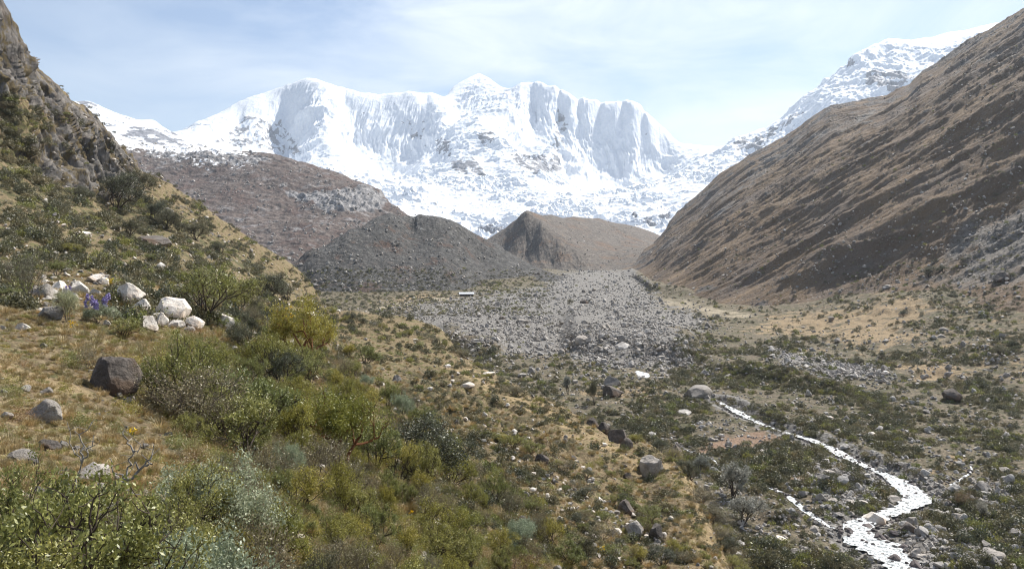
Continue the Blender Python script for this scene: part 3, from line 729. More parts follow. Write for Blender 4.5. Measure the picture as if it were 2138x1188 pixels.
snow_peak = grid_mesh('snow_mountain', P2, None, dict(rock=rk), SNOW)

# snow slope far left
D = mass_fn([(-200, 190, 3000), (60, 205, 3000), (160, 213, 3000), (185, 212, 3000), (210, 223, 3000), (250, 240, 2950), (290, 252, 2950), (322, 252, 2950), (345, 270, 2920), (400, 296, 2900), (440, 312, 2900), (500, 335, 2800)],
            [(250, 290, 2500), (330, 312, 2450), (200, 262, 2600), (0, 280, 2500), (420, 340, 2400)], back=((1.1, 40), (1.3, 160)))
P, U, V, S = mesh_grid(D, -100, 520, 420, 2350, 3500, 300)
X, Y, Z = P[..., 0], P[..., 1], P[..., 2]; px, py = us2px(U, S); N = normals(P)
dsp = 12 * (ridged(X / 150, Y / 120, Z / 150, 5, .55) - .5) + 5 * fbm(X / 40, Y / 40, Z / 40, 4)
P2 = P + N * dsp[..., None] * (1 - .6 * sstep(2850, 2950, Y))[..., None]
rk = .30 + .28 * sstep(-6, 10, poly_sd(px, py, [(280, 262), (340, 268), (460, 318), (300, 320), (240, 290)]))
rk = np.maximum(rk, .6 * sstep(-4, 4, poly_sd(px, py, [(150, 205), (200, 210), (210, 235), (180, 230)])))
snow_slope = grid_mesh('snow_slope', P2, None, dict(rock=rk), SNOW)

# one ground sheet under everything out to the horizon
gm = MB_('plain_ground'); gmat = gm.color(gm.ramp(gm.noise(.01, 5), [(.3, (.1, .08, .06)), (.7, (.2, .17, .13))]))
P = np.array([[[x, y, -60.0] for x in np.linspace(-9000, 9000, 9)] for y in np.linspace(-9000, 9000, 9)])
ground = grid_mesh('ground', P, None, None, gmat)
for o in (hillside, valley_floor, mountainside, brown_mountain, left_moraine, right_moraine, snow_massif, snow_peak, snow_slope, ground):
    o['kind'] = 'structure'

# ------------------------------------------------------------------ finding the ground
bpy.context.view_layer.update()
CAM = Vector((0, 0, CAMZ))
TERR = [hillside, valley_floor, left_moraine, right_moraine, mountainside, brown_mountain]
def hit_px(px, py, objs=None):
    u, s = px2us(px, py)
    d = Vector((float(u), 1.0, float(s))).normalized()
    best = None
    for o in (objs or TERR):
        ok, loc, nor, _ = o.ray_cast(CAM, d)
        if ok:
            dd = (loc - CAM).length
            if best is None or dd < best[0]: best = (dd, loc.copy(), nor.copy(), o)
    return best
def hit_xy(x, y):
    best = None
    for o in (hillside, valley_floor, mountainside, left_moraine):
        ok, loc, nor, _ = o.ray_cast(Vector((x, y, 500)), Vector((0, 0, -1)))
        if ok and (best is None or loc.z > best[0].z): best = (loc.copy(), nor.copy(), o)
    return best
def in_poly(px, py, poly):
    c = False; n = len(poly)
    for i in range(n):
        x1, y1 = poly[i]; x2, y2 = poly[(i + 1) % n]
        if (y1 > py) != (y2 > py) and px < (x2 - x1) * (py - y1) / (y2 - y1) + x1: c = not c
    return c

# ------------------------------------------------------------------ tagging helpers
def tag(o, label=None, cat=None, group=None, kind=None):
    if label: o['label'] = label
    if cat: o['category'] = cat
    if group: o['group'] = group
    if kind: o['kind'] = kind
    return o
def mesh_from(name, V, Fc, mat, smooth=False):
    """V (n,3); Fc (m,k) all faces with k corners"""
    V = np.asarray(V, np.float32); Fc = np.asarray(Fc, np.int32); k = Fc.shape[1]
    me = bpy.data.meshes.new(name)
    me.vertices.add(len(V)); me.vertices.foreach_set('co', V.ravel())
    me.loops.add(Fc.size); me.loops.foreach_set('vertex_index', Fc.ravel())
    me.polygons.add(len(Fc)); me.polygons.foreach_set('loop_start', np.arange(0, Fc.size, k, dtype=np.int32))
    me.polygons.foreach_set('use_smooth', np.full(len(Fc), smooth))
    me.update(calc_edges=True)
    for m in (mat if isinstance(mat, (list, tuple)) else [mat]): me.materials.append(m)
    return me
def add_ob(name, me, parent=None, loc=(0, 0, 0), link=True):
    o = bpy.data.objects.new(name, me)
    if link: scene.collection.objects.link(o)
    o.parent = parent; o.location = loc
    return o
def copy_tree(root):
    r = root.copy(); scene.collection.objects.link(r)
    for ch in root.children:
        c = ch.copy(); scene.collection.objects.link(c); c.parent = r
        for g_ in ch.children:
            d = g_.copy(); scene.collection.objects.link(d); d.parent = c
    return r

# ------------------------------------------------------------------ rock
def mat_rock(name, lo, mid, hi, lichen=None, scale=3.0, crack=True):
    g = MB_(name)
    n1 = g.noise(scale, 8, .7); n2 = g.noise(scale * 6, 5, .7); n0 = g.noise(scale * .5, 4, .6)
    c = g.ramp(n1, [(0.3, lo), (0.5, mid), (0.7, hi)])
    c = g.mix(g.ramp(n2, [(0.3, .5), (0.5, 0)]), c, tuple(v * .6 for v in lo))
    if lichen: c = g.mix(g.ramp(n0, [(0.5, 0), (0.6, .75)]), c, lichen)
    v = g.mix(g.rnd(), (.72, .72, .72), (1.15, 1.12, 1.08))
    c = g.mix(1.0, c, v, 'MULTIPLY')
    g.bump(g.math('ADD', n1, g.math('MULTIPLY', n2, .4)), .12, 1.0)
    return g.color(c)
M_WHITE = mat_rock('pale_granite', (0.42, 0.36, 0.31), (0.66, 0.62, 0.57), (0.80, 0.78, 0.75), (0.50, 0.40, 0.31), 1.6)
M_GREY = mat_rock('grey_lichen_rock', (0.12, 0.11, 0.10), (0.31, 0.29, 0.27), (0.56, 0.53, 0.50), (0.17, 0.15, 0.125), 2.2)
M_DARK = mat_rock('dark_rock', (0.05, 0.042, 0.037), (0.13, 0.115, 0.105), (0.27, 0.255, 0.24), (0.10, 0.06, 0.035), 2.0)
M_RUB = mat_rock('rubble_stone', (0.15, 0.145, 0.14), (0.38, 0.365, 0.35), (0.66, 0.64, 0.615), None, .6)
M_WET = mat_rock('wet_stone', (0.05, 0.042, 0.045), (0.12, 0.105, 0.105), (0.30, 0.28, 0.27), None, 1.6)

_ico = {}
def ico(sub):
    if sub not in _ico:
        import bmesh
        bm = bmesh.new(); bmesh.ops.create_icosphere(bm, subdivisions=sub, radius=1.0)
        bm.verts.ensure_lookup_table()
        _ico[sub] = (np.array([v.co[:] for v in bm.verts]), np.array([[v.index for v in f.verts] for f in bm.faces])); bm.free()
    return _ico[sub]
def rock_mesh(name, seed, mat, sub=4, dims=(1, .8, .7), planes=11, rough=.06, smooth=False, flat_top=False, lo=.42, hi=.76):
    r = np.random.default_rng(seed); V, Fc = ico(sub); V = V * 1.0
    for i in range(planes):
        n = r.normal(size=3); n /= np.linalg.norm(n)
        if flat_top and i == 0: n = np.array([.15, -.2, 1.0]); n /= np.linalg.norm(n)
        h = r.uniform(lo, hi) * (.8 if flat_top and i == 0 else 1)
        d = V @ n - h; V = V - np.where(d > 0, d, 0)[:, None] * n
    o = r.uniform(0, 50, 3)
    V = V * (1 + rough * 2.2 * fbm(V[:, 0] * 1.3 + o[0], V[:, 1] * 1.3 + o[1], V[:, 2] * 1.3 + o[2], 5, .6))[:, None]
    V = V / np.abs(V).max(0)
    V[:, 2] = np.maximum(V[:, 2], -.42 + .05 * V[:, 0]); V[:, :2] *= (1 - .22 * np.clip(V[:, 2] + .1, 0, 1))[:, None]
    V[:, 2] -= V[:, 2].min(); V = V / np.array([np.ptp(V[:, 0]), np.ptp(V[:, 1]), V[:, 2].max()]) * np.array(dims)
    return mesh_from(name, V, Fc, mat, smooth)

BOULDERS = []
def boulder(px, py, wpx, hw, mat, label, seed, cat='boulder', dims=1.0, rz=None, flat=False, sink=.14, tilt=0.0, group=None, lod=4, name='boulder'):
    """boulder whose foot shows at (px, py) and whose width is wpx photo pixels"""
    h = hit_px(px, py)
    if h is None: return None
    loc = h[1]; w = wpx * loc.y / F * (.96 if 100 < seed < 112 else 1)
    me = rock_mesh(name, seed, mat, lod, (1.0, dims, hw), 13 if not flat else 9, .075, flat_top=flat, lo=.46 if mat is M_WHITE else .56, hi=.76 if mat is M_WHITE else .86)
    o = add_ob(name, me)
    o.scale = (w, w, w)
    r = random.Random(seed)
    o.rotation_euler = (tilt, r.uniform(-.12, .12), rz if rz is not None else r.uniform(-.35, .35))
    o.location = loc + Vector((0, w * dims * .3, -hw * w * sink))
    tag(o, label, cat, group); BOULDERS.append((px, py, wpx)); return o

# ---- the white boulders on the near hillside
B = boulder
B(262, 632, 58, .85, M_WHITE, 'rounded white boulder at the upper left end of the slanting row of white boulders', 101, sink=.1)
B(296, 654, 50, .70, M_WHITE, 'broad white boulder sloping down right, second in the slanting row of white boulders', 102, sink=.12)
B(318, 668, 34, .55, M_WHITE, 'low white boulder filling the gap in the middle of the white boulder row', 103)
B(356, 668, 78, .66, M_WHITE, 'largest white boulder, a long wedge leaning over smaller white boulders', 104, dims=.8, sink=.08, tilt=.1)
B(332, 680, 34, .95, M_WHITE, 'upright white block wedged under the left end of the largest white boulder', 105, sink=.06)
B(307, 687, 40, .85, M_WHITE, 'rounded white boulder at the lower left of the white boulder cluster', 106)
B(360, 684, 40, .45, M_WHITE, 'low cream stone with flat top below the largest white boulder', 107, flat=True)
B(402, 684, 48, .62, M_WHITE, 'cream white boulder at the right foot of the largest white boulder', 108)
B(395, 692, 30, .40, M_GREY, 'small brownish grey boulder under the right end of the white cluster', 109)
B(464, 686, 42, .80, M_WHITE, 'solitary blocky white boulder right of the white boulder cluster', 110, sink=.08)
B(288, 622, 22, .9, M_WHITE, 'small white stone behind the white boulder row', 111)
B(645, 661, 26, .65, M_WHITE, 'white rock on the shoulder of the hill beside the green bushes', 112)
B(670, 664, 14, .7, M_GREY, 'small grey rock right of the white rock on the hill shoulder', 113)
B(190, 588, 36, .5, M_WHITE, 'flat topped white boulder highest in the pale boulder heap', 114, flat=True)
B(212, 592, 24, .65, M_WHITE, 'white boulder at the top right of the pale boulder heap', 115)
B(155, 612, 42, .7, M_WHITE, 'rounded pale boulder in the middle of the pale boulder heap', 116)
B(118, 606, 34, .7, M_WHITE, 'pale pinkish boulder at the upper left of the boulder heap', 117)
B(88, 622, 46, .75, M_GREY, 'wide greyish pink boulder at the left side of the boulder heap', 118)
B(196, 616, 26, .6, M_WHITE, 'pale stone among bushes right of the boulder heap', 119)
B(100, 665, 50, .6, M_GREY, 'long pale grey boulder low in the boulder heap beside the lupines', 120)
B(40, 688, 28, .55, M_WHITE, 'white rock lying alone in the straw grass near the left edge', 121)
B(219, 678, 14, .8, M_WHITE, 'small pink white stone at the foot of the purple lupine', 122)
B(332, 562, 24, .7, M_WHITE, 'pale boulder on the slope high above the largest white boulder', 123)
B(166, 496, 34, .45, M_WHITE, 'flat white slab on the upper slope below the cliff', 124, flat=True)
B(312, 512, 62, .38, M_DARK, 'dark flat ledge rock with pale edge on the upper slope', 125, flat=True)
B(232, 818, 102, .82, M_DARK, 'big dark mossy boulder with pale right face below the lupines', 226, dims=.9, sink=.12, flat=True)
B(80, 878, 92, .56, M_GREY, 'grey lichen covered boulder half sunk in the straw grass', 127, dims=.7, sink=.2)
B(92, 938, 48, .42, M_DARK, 'small dark grey boulder in grass between two lighter rocks', 128)
B(33, 963, 58, .42, M_GREY, 'pale grey boulder with dark underside at the left edge', 129)
B(52, 816, 20, .7, M_WHITE, 'small bright white stone above the lichen covered boulder', 130)
B(95, 822, 26, .6, M_GREY, 'small speckled grey stone above the lichen covered boulder', 131)
B(22, 1062, 70, .5, M_GREY, 'pale grey rock at the left edge behind the bottom shrubs', 132)
B(273, 836, 14, .9, M_WHITE, 'small white stone beside the big dark mossy boulder', 133)
B(428, 792, 12, .9, M_WHITE, 'tiny white stone among shrubs below the white boulders', 134)
B(780, 936, 28, .55, M_WHITE, 'pale grey boulder showing among the shrubs beside a dark branch', 135)
B(828, 798, 22, .8, M_GREY, 'grey and white rock on the terraced grass slope', 136)
B(976, 808, 30, .3, M_WHITE, 'flat pale slab on the terraced slope under the straw crest', 137, flat=True)
B(1018, 786, 30, .35, M_WHITE, 'pale flat slab on the valley side of the straw crest', 138, flat=True)
B(935, 768, 14, .6, M_WHITE, 'pale slab on the spur crest above the terraces', 139, flat=True)
# spur
B(1362, 996, 50, .95, M_GREY, 'grey boulder with dark shaded face standing out from the spur crest', 140, dims=.9, sink=.1)
B(1345, 985, 34, .8, M_DARK, 'dark rock pressed against the left side of the grey spur boulder', 141)
B(1412, 950, 26, 1.0, M_DARK, 'dark leaning rock just beyond the grey spur boulder', 142)
B(1310, 1000, 20, .8, M_DARK, 'dark rock in grass left below the grey spur boulder', 143)
B(1308, 1072, 36, .9, M_DARK, 'dark pointed rock on the spur above the white pebbles', 144)
B(1322, 1122, 44, .9, M_GREY, 'grey boulder with smooth pale right face amid white pebbles', 145)
B(1374, 1128, 34, 1.1, M_DARK, 'dark pointed rock beside the peaty bank at the bottom of the spur', 146)
B(1283, 1120, 32, .6, M_WHITE, 'pale pinkish rock left of the smooth faced grey boulder', 147)
B(1238, 890, 26, .8, M_DARK, 'dark reddish tussock covered rock at the head of the dark row on the spur', 148)
B(1262, 905, 34, .8, M_DARK, 'dark reddish rock second in the dark row on the spur', 149)
B(1288, 925, 40, .85, M_DARK, 'dark brown rock third in the dark row on the spur', 150)
B(1310, 938, 30, .9, M_DARK, 'dark rock with a greenish top at the low end of the dark row', 151)
B(1130, 968, 30, .8, M_DARK, 'dark rock on the terraced slope left of the dark row', 152)
# valley
B(1282, 808, 38, .62, M_GREY, 'rounded grey boulder, the farther of two stacked behind each other on the flat', 160, sink=.05)
B(1278, 829, 46, .52, M_DARK, 'dark reddish boulder, the nearer of two stacked behind each other on the flat', 161, sink=.05)
B(1460, 833, 56, .48, M_GREY, 'flat topped layered boulder with deep shadow on the valley flat', 162, flat=True, sink=.03)
B(1477, 832, 14, .6, M_GREY, 'small round stone touching the flat topped layered boulder', 163)
B(1218, 717, 34, .55, M_GREY, 'big rounded grey boulder on the rubble bank', 164)
B(1298, 728, 40, .38, M_RUB, 'long pale ribbed boulder on the rubble bank', 165)
B(1334, 722, 20, .45, M_RUB, 'pale flat boulder right of the ribbed boulder on the rubble bank', 166)
B(1380, 733, 22, .55, M_GREY, 'grey boulder near the right end of the rubble bank', 167)
B(1222, 634, 22, .45, M_DARK, 'dark isolated boulder in the middle of the rubble field', 168)
B(1090, 676, 28, .4, M_GREY, 'brownish slab leaning in the left part of the rubble field', 169, flat=True)
B(1048, 667, 14, .6, M_DARK, 'small dark boulder left of the leaning brown slab', 170)
B(1522, 789, 16, .6, M_WHITE, 'bright white stone on the bank of dark scrub', 171)
B(1432, 866, 34, .28, M_RUB, 'low white flat stone on the flat nearest the spur', 172, flat=True)
B(1412, 850, 14, .5, M_RUB, 'pale stone left above the low white flat stone', 173)
B(1430, 850, 16, .5, M_RUB, 'pale stone right above the low white flat stone', 174)
B(1487, 921, 16, .6, M_GREY, 'grey stone with dark shadow on the reddish soil', 175)
B(1735, 875, 18, .4, M_WHITE, 'pale flat stone on the far side of the stream', 176)
B(1768, 878, 18, .7, M_GREY, 'grey round stone on the far side of the stream', 177)
B(1824, 912, 20, .55, M_WHITE, 'pale boulder in scrub above the stream bend', 178)
B(1996, 838, 40, .68, M_DARK, 'black shaded boulder with pale left edge among the scrub', 179, sink=.05)
B(1968, 705, 18, .5, M_GREY, 'small rounded grey boulder on the far scrubby slope', 180)
B(1972, 690, 16, .5, M_GREY, 'grey boulder upslope in the far scrub', 181)
B(1855, 602, 20, .45, M_GREY, 'pale boulder at the foot of the mountainside', 182)
B(2004, 593, 9, .9, M_WHITE, 'small white stone on the lower mountainside', 183)
B(2100, 586, 34, .6, M_DARK, 'dark rock outcrop on the lower mountainside near the right edge', 184)
B(1672, 752, 16, .5, M_WHITE, 'white slab at the left end of the stone streak in the scrub', 185)
B(1850, 781, 18, .4, M_WHITE, 'white flat slab at the right end of the stone streak', 186)
B(1832, 1094, 48, .46, M_WHITE, 'large cream boulder standing in the stream below its sharp bend', 187, sink=.03)
B(1870, 1050, 34, .45, M_GREY, 'brown grey boulder on the inside of the stream bend', 188)
B(1842, 1130, 34, .45, M_WET, 'wet rounded boulder in the white glittering water below the cream boulder', 189)
B(1890, 1146, 22, .5, M_WET, 'dark wet rock in the middle of the lower stream', 190)
B(1873, 1174, 30, .62, M_WET, 'dark round wet boulder in the lower stream', 191)
B(1916, 1190, 26, .8, M_WET, 'reddish brown wet boulder at the bottom edge of the stream', 192)
B(1808, 1080, 12, .6, M_WET, 'small dark stone in the shallow left side of the stream', 193)
B(1774, 1112, 16, .7, M_WET, 'dark angular stone at the left bank of the lower stream', 194)
B(1815, 1106, 28, .4, M_WET, 'low dark wet rock ledge in the stream near the cream boulder', 195)
B(1870, 1116, 22, .4, M_WET, 'dark wet slab by the right bank opposite the cream boulder', 196)
B(1862, 1062, 14, .9, M_GREY, 'round grey stone at the tip of the inner stream bend', 197)
B(2078, 1176, 62, .44, M_GREY, 'huge flat topped pale grey boulder at the bottom right', 198, flat=True, sink=.03, dims=.8)
B(1905, 1112, 40, .55, M_DARK, 'dark flat boulder on the right bank of the lower stream', 199)
B(1925, 1155, 26, .75, M_GREY, 'round greyish pink boulder on the right bank near the bottom', 200)
B(1740, 1050, 20, .5, M_GREY, 'grey boulder by the dark cut bank near the brook', 201)
B(1664, 1160, 30, .6, M_GREY, 'long grey boulder in the lower middle near the right foot of the spur', 202)
B(1640, 1155, 24, .6, M_GREY, 'grey rounded boulder left of the long grey boulder', 203)
B(1682, 1152, 18, .7, M_GREY, 'dark grey stone right of the long grey boulder', 204)
B(1633, 1130, 26, .4, M_WHITE, 'flat white stone ledge above the long grey boulder', 205, flat=True)
B(1715, 1098, 14, .6, M_GREY, 'grey stone where the side brook meets the stream', 206)
B(2062, 1022, 30, .5, M_GREY, 'rounded pale boulder upstream of the boulder field at right', 207)
B(2072, 1038, 26, .4, M_GREY, 'flat grey boulder in front of the rounded pale boulder at right', 208)
B(1985, 1062, 30, .6, M_DARK, 'dark boulder at the upper edge of the right boulder field', 209)
B(1960, 1080, 28, .6, M_GREY, 'grey boulder in the middle of the right boulder field', 210)
B(2000, 1090, 36, .55, M_GREY, 'broad grey boulder with pale top in the right boulder field', 211)
B(2030, 1065, 28, .5, M_WHITE, 'pale boulder beside the brown leaved bush', 212)
B(2064, 1080, 30, .4, M_WHITE, 'pale flat boulder right of the brown leaved bush', 213)

# ---- more boulders of the same fields
RG = random.Random(11)
def rock_protos(name, n, mat, sub, seed, dims=None):
    out = []
    for i in range(n):
        r = random.Random(seed + i)
        me = rock_mesh(name, seed + i, mat, sub, dims or (1, r.uniform(.65, 1), r.uniform(.38, .7)), 14, .05, flat_top=r.random() < .35)
        out.append(me)
    return out
FIELD_R = [(1930, 1030), (2000, 1020), (2138, 1040), (2138, 1188), (1930, 1188), (1915, 1140), (1905, 1075)]
def place_copy(me, name, px, py, w, label, cat, group, sink=.15, flat=False):
    h = hit_px(px, py)
    if h is None or h[1].y > 1500: return None
    o = add_ob(name, me); o.scale = (w, w * RG.uniform(.8, 1.2), w * (RG.uniform(.7, 1.1)))
    o.rotation_euler = (RG.uniform(-.2, .2), RG.uniform(-.2, .2), RG.uniform(0, 6.28))
    o.location = h[1] - Vector((0, 0, w * .5 * sink)); tag(o, label, cat, group); return o
pr_dark = rock_protos('boulder', 6, M_GREY, 3, 300); pr_wet = rock_protos('boulder', 4, M_WET, 3, 320)
pr_pale = rock_protos('stone', 5, M_WHITE, 3, 340); pr_rub = rock_protos('boulder', 6, M_RUB, 3, 360)
def field(n, poly, protos, name, w0, w1, label, cat, group, pw=2.0):
    xs = [p[0] for p in poly]; ys = [p[1] for p in poly]; k = 0; tries = 0
    while k < n and tries < n * 30:
        tries += 1
        x, y = RG.uniform(min(xs), max(xs)), RG.uniform(min(ys), max(ys))
        if not in_poly(x, y, poly): continue
        w = w0 + (w1 - w0) * RG.random() ** pw
        if place_copy(RG.choice(protos), name, x, y, w, label, cat, group): k += 1
field(90, FIELD_R, pr_dark, 'boulder', .4, 1.6, 'grey boulder heaped in the boulder field beside the lower stream', 'boulder', 'boulders heaped beside the lower stream', 1.6)
field(44, [(1790, 1085), (1850, 1075), (1900, 1150), (1930, 1195), (1890, 1188), (1850, 1150), (1770, 1110)], pr_wet, 'boulder', .25, .9, 'small dark wet rock breaking the white glittering water of the lower stream', 'rock', 'wet rocks in the lower stream')
field(42, [(1130, 985), (1200, 1000), (1290, 1070), (1390, 1140), (1370, 1160), (1260, 1090), (1130, 1010), (990, 905), (1000, 895)], pr_pale, 'stone', .12, .42, 'small white stone in the trail of white stones down the spur flank', 'stone', 'white stones scattered down the spur flank')
field(44, [(75, 585), (150, 575), (180, 620), (140, 640), (110, 660), (60, 640)], pr_pale, 'stone', .18, .55, 'small pale stone packed between bigger ones in the pale boulder heap', 'stone', 'stones of the pale boulder heap')
field(60, [(1200, 700), (1230, 660), (1440, 665), (1460, 700), (1400, 725), (1440, 760), (1230, 738), (1140, 735), (980, 712), (900, 690), (1000, 680)], pr_rub, 'boulder', .9, 3.0, 'pale grey boulder among the broken stones of the valley rubble field', 'boulder', 'boulders of the valley rubble field', 2.2)
field(40, [(1100, 770), (1480, 780), (1480, 900), (1400, 900), (1200, 850), (1080, 790)], pr_rub, 'boulder', .5, 1.5, 'pale grey boulder in scrub on the flat between spur and rubble bank', 'boulder', 'boulders on the flat behind the spur', 2.0)

# ------------------------------------------------------------------ water
def ribbon(name, path, label, widen=1.0, drop=.62):
    pts = resample(path, .35)
    P_ = np.array([p[:2] for p in pts]); W = np.array([p[2] for p in pts]) * .5 * widen
    T = np.gradient(P_, axis=0); T /= np.linalg.norm(T, axis=1)[:, None] + 1e-9
    Nn = np.stack([-T[:, 1], T[:, 0]], 1)
    m = 13; rows = []
    for j in range(m):
        t = j / (m - 1) * 2 - 1
        wob = 1 + .9 * fbm(P_[:, 0] / 1.8, P_[:, 1] / 1.8, 0 * W + (3 if t > 0 else 9), 4)
        q = P_ + Nn * (W * wob * t)[:, None]
        z = base_floor(q[:, 0], q[:, 1]) - drop + .10 * fbm(q[:, 0] / .9, q[:, 1] / .9, 0 * W, 3)
        rows.append(np.column_stack([q, z]))
    A = np.array(rows).transpose(1, 0, 2)
    n = len(pts); idx = np.arange(n * m).reshape(n, m)
    q = np.stack([idx[:-1, :-1], idx[:-1, 1:], idx[1:, 1:], idx[1:, :-1]], -1).reshape(-1, 4)
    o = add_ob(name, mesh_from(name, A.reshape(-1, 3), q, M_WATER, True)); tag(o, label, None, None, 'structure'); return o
g = MB_('foam_glitter_water')
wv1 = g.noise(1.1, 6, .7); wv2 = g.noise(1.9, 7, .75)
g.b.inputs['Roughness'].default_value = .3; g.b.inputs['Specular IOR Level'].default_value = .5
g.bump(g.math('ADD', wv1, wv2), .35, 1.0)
M_WATER = g.color(g.ramp(wv2, [(0.36, (0.05, 0.06, 0.06)), (0.45, (0.30, 0.33, 0.34)), (0.52, (0.78, 0.80, 0.81)), (0.7, (0.92, 0.93, 0.94))]))  # sun glitter is painted into the base colour as white, along with foam
ribbon('stream', STREAM, 'mountain stream painted white with foam and sun glitter, winding down the valley floor', .85)
ribbon('brook', BROOK, 'narrow bright side brook joining the stream', .62, .28)
ribbon('brook', RILL, 'short bright rill right of the stream bend', .5, .22)
ribbon('pond', POND, 'small bright pool below the rubble bank', 1.1, .36)

# ------------------------------------------------------------------ plants
def mat_leaf(name, dark, mid, light, transl=.3, scale=9.0, tip=None):
    g = MB_(name)
    n = g.noise(scale, 3, .7); n2 = g.noise(scale * .22, 3, .6)
    c = g.ramp(n, [(0.32, dark), (0.5, mid), (0.66, light)])
    c = g.mix(g.ramp(n2, [(0.4, .0), (0.65, .45)]), c, tuple(v * .55 for v in mid))
    c = g.mix(1.0, c, g.mix(g.rnd(), (.75, .80, .75), (1.25, 1.12, .95)), 'MULTIPLY')
    if tip: c = g.mix(g.ramp(g.noise(scale * 2.2, 2, .5), [(0.56, 0), (0.60, 1)]), c, tip)
    g.color(c); g.b.inputs['Roughness'].default_value = .45; g.b.inputs['Specular IOR Level'].default_value = .55
    t = g.nt.nodes.new('ShaderNodeBsdfTranslucent'); g.nt.links.new(c, t.inputs[0])
    mx = g.nt.nodes.new('ShaderNodeMixShader'); mx.inputs[0].default_value = transl
    g.nt.links.new(g.b.outputs[0], mx.inputs[1]); g.nt.links.new(t.outputs[0], mx.inputs[2]); g.nt.links.new(mx.outputs[0], g.out.inputs[0])
    return g.m
def mat_plain(name, a, b, scale=8):
    g = MB_(name); return g.color(g.ramp(g.noise(scale, 5, .7), [(.35, a), (.65, b)]))
L_GREEN = mat_leaf('green_leaves', (0.07, 0.083, 0.024), (0.20, 0.215, 0.066), (0.44, 0.455, 0.18))
L_YELL = mat_leaf('yellow_green_leaves', (0.11, 0.11, 0.025), (0.27, 0.26, 0.055), (0.46, 0.43, 0.11))
L_GREY = mat_leaf('grey_green_leaves', (0.15, 0.18, 0.12), (0.32, 0.36, 0.25), (0.55, 0.59, 0.45))
L_DRY = mat_leaf('dull_leaves', (0.08, 0.075, 0.045), (0.19, 0.175, 0.11), (0.36, 0.33, 0.22))
L_DARK = mat_leaf('dark_leaves', (0.04, 0.045, 0.028), (0.095, 0.10, 0.062), (0.20, 0.205, 0.13))
L_SILV = mat_leaf('silver_leaves', (0.10, 0.11, 0.10), (0.25, 0.26, 0.25), (0.60, 0.62, 0.62))
L_HEATH = mat_leaf('heath_leaves', (0.055, 0.053, 0.03), (0.125, 0.12, 0.065), (0.25, 0.235, 0.13), .2, 3.0)
L_STRAW = mat_leaf('straw_grass', (0.17, 0.13, 0.065), (0.35, 0.275, 0.145), (0.56, 0.47, 0.28), .2, 6.0)
L_MOSSG = mat_leaf('short_green_grass', (0.12, 0.125, 0.035), (0.26, 0.25, 0.08), (0.44, 0.41, 0.16), .2, 6.0)
L_ORANGE = mat_leaf('rusty_leaves', (0.12, 0.07, 0.035), (0.25, 0.16, 0.08), (0.40, 0.29, 0.16))
M_BARK = mat_plain('grey_brown_bark', (0.055, 0.042, 0.034), (0.17, 0.14, 0.115))
M_BARKD = mat_plain('dark_bark', (0.03, 0.022, 0.018), (0.09, 0.07, 0.055))
M_BARKR = mat_plain('red_peeling_bark', (0.07, 0.03, 0.018), (0.26, 0.12, 0.06))
M_DEAD = mat_plain('dead_grey_wood', (0.10, 0.09, 0.08), (0.30, 0.28, 0.26), 14)
M_PURP = mat_plain('purple_petals', (0.20, 0.16, 0.36), (0.44, 0.38, 0.62), 30)
M_YFLO = mat_plain('yellow_petals', (0.62, 0.38, 0.01), (0.80, 0.56, 0.03), 30)

def tubes(segs, sides=4):
    """segs: list of (p0, p1, r0, r1)"""
    S_ = np.array([[*a, *b] for a, b, _, _ in segs], float); r0 = np.array([s[2] for s in segs]); r1 = np.array([s[3] for s in segs])
    a, b = S_[:, :3], S_[:, 3:]; t = b - a; t /= np.linalg.norm(t, axis=1)[:, None] + 1e-9
    ref = np.where(np.abs(t[:, 2:3]) > .9, np.array([[1., 0, 0]]), np.array([[0, 0, 1.]]))
    n1 = np.cross(t, ref); n1 /= np.linalg.norm(n1, axis=1)[:, None]; n2 = np.cross(t, n1)
    V = []
    for k in range(sides):
        c, s = math.cos(2 * math.pi * k / sides), math.sin(2 * math.pi * k / sides)
        V.append(a + (n1 * c + n2 * s) * r0[:, None])
    for k in range(sides):
        c, s = math.cos(2 * math.pi * k / sides), math.sin(2 * math.pi * k / sides)
        V.append(b + (n1 * c + n2 * s) * r1[:, None])
    V = np.stack(V, 1); n = len(segs); base = np.arange(n)[:, None] * 2 * sides
    Fc = np.concatenate([base + np.array([[k, (k + 1) % sides, sides + (k + 1) % sides, sides + k]]) for k in range(sides)])
    return V.reshape(-1, 3), Fc
def grow(r, stems, H, spread, depth=3, wander=.25, split=(2, 4), shrink=.68, base_r=.02, up=.25, first=.45):
    """returns segments and tip points of a branching plant"""
    segs = []; tips = []
    def go(p, d, L, rad, lev):
        n = 3; q = p
        for i in range(n):
            d = d + r.normal(size=3) * wander; d[2] += up * .3; d /= np.linalg.norm(d)
            q2 = q + d * L / n; ra = rad * (1 - .25 * i / n); rb = rad * (1 - .25 * (i + 1) / n)
            segs.append((q, q2, ra, rb)); q = q2
            if lev >= depth - 2 and i > 0: tips.append((q, d, lev))
        if lev >= depth: tips.append((q, d, lev)); return
        for _ in range(r.integers(split[0], split[1] + 1)):
            dd = d + r.normal(size=3) * .55; dd[2] = abs(dd[2]) * .8 + up * .5; dd /= np.linalg.norm(dd)
            go(q, dd, L * shrink * r.uniform(.8, 1.2), rad * .62, lev + 1)
    for i in range(stems):
        a_ = 2 * math.pi * (i + r.uniform(-.3, .3)) / stems; s_ = spread * r.uniform(.3, 1.0)
        d = np.array([math.cos(a_) * s_, math.sin(a_) * s_, 1.0]); d /= np.linalg.norm(d)
        go(np.array([math.cos(a_) * .03, math.sin(a_) * .03, 0.0]) * H, d, H * first * r.uniform(.8, 1.15), base_r * H, 0)
    return segs, tips
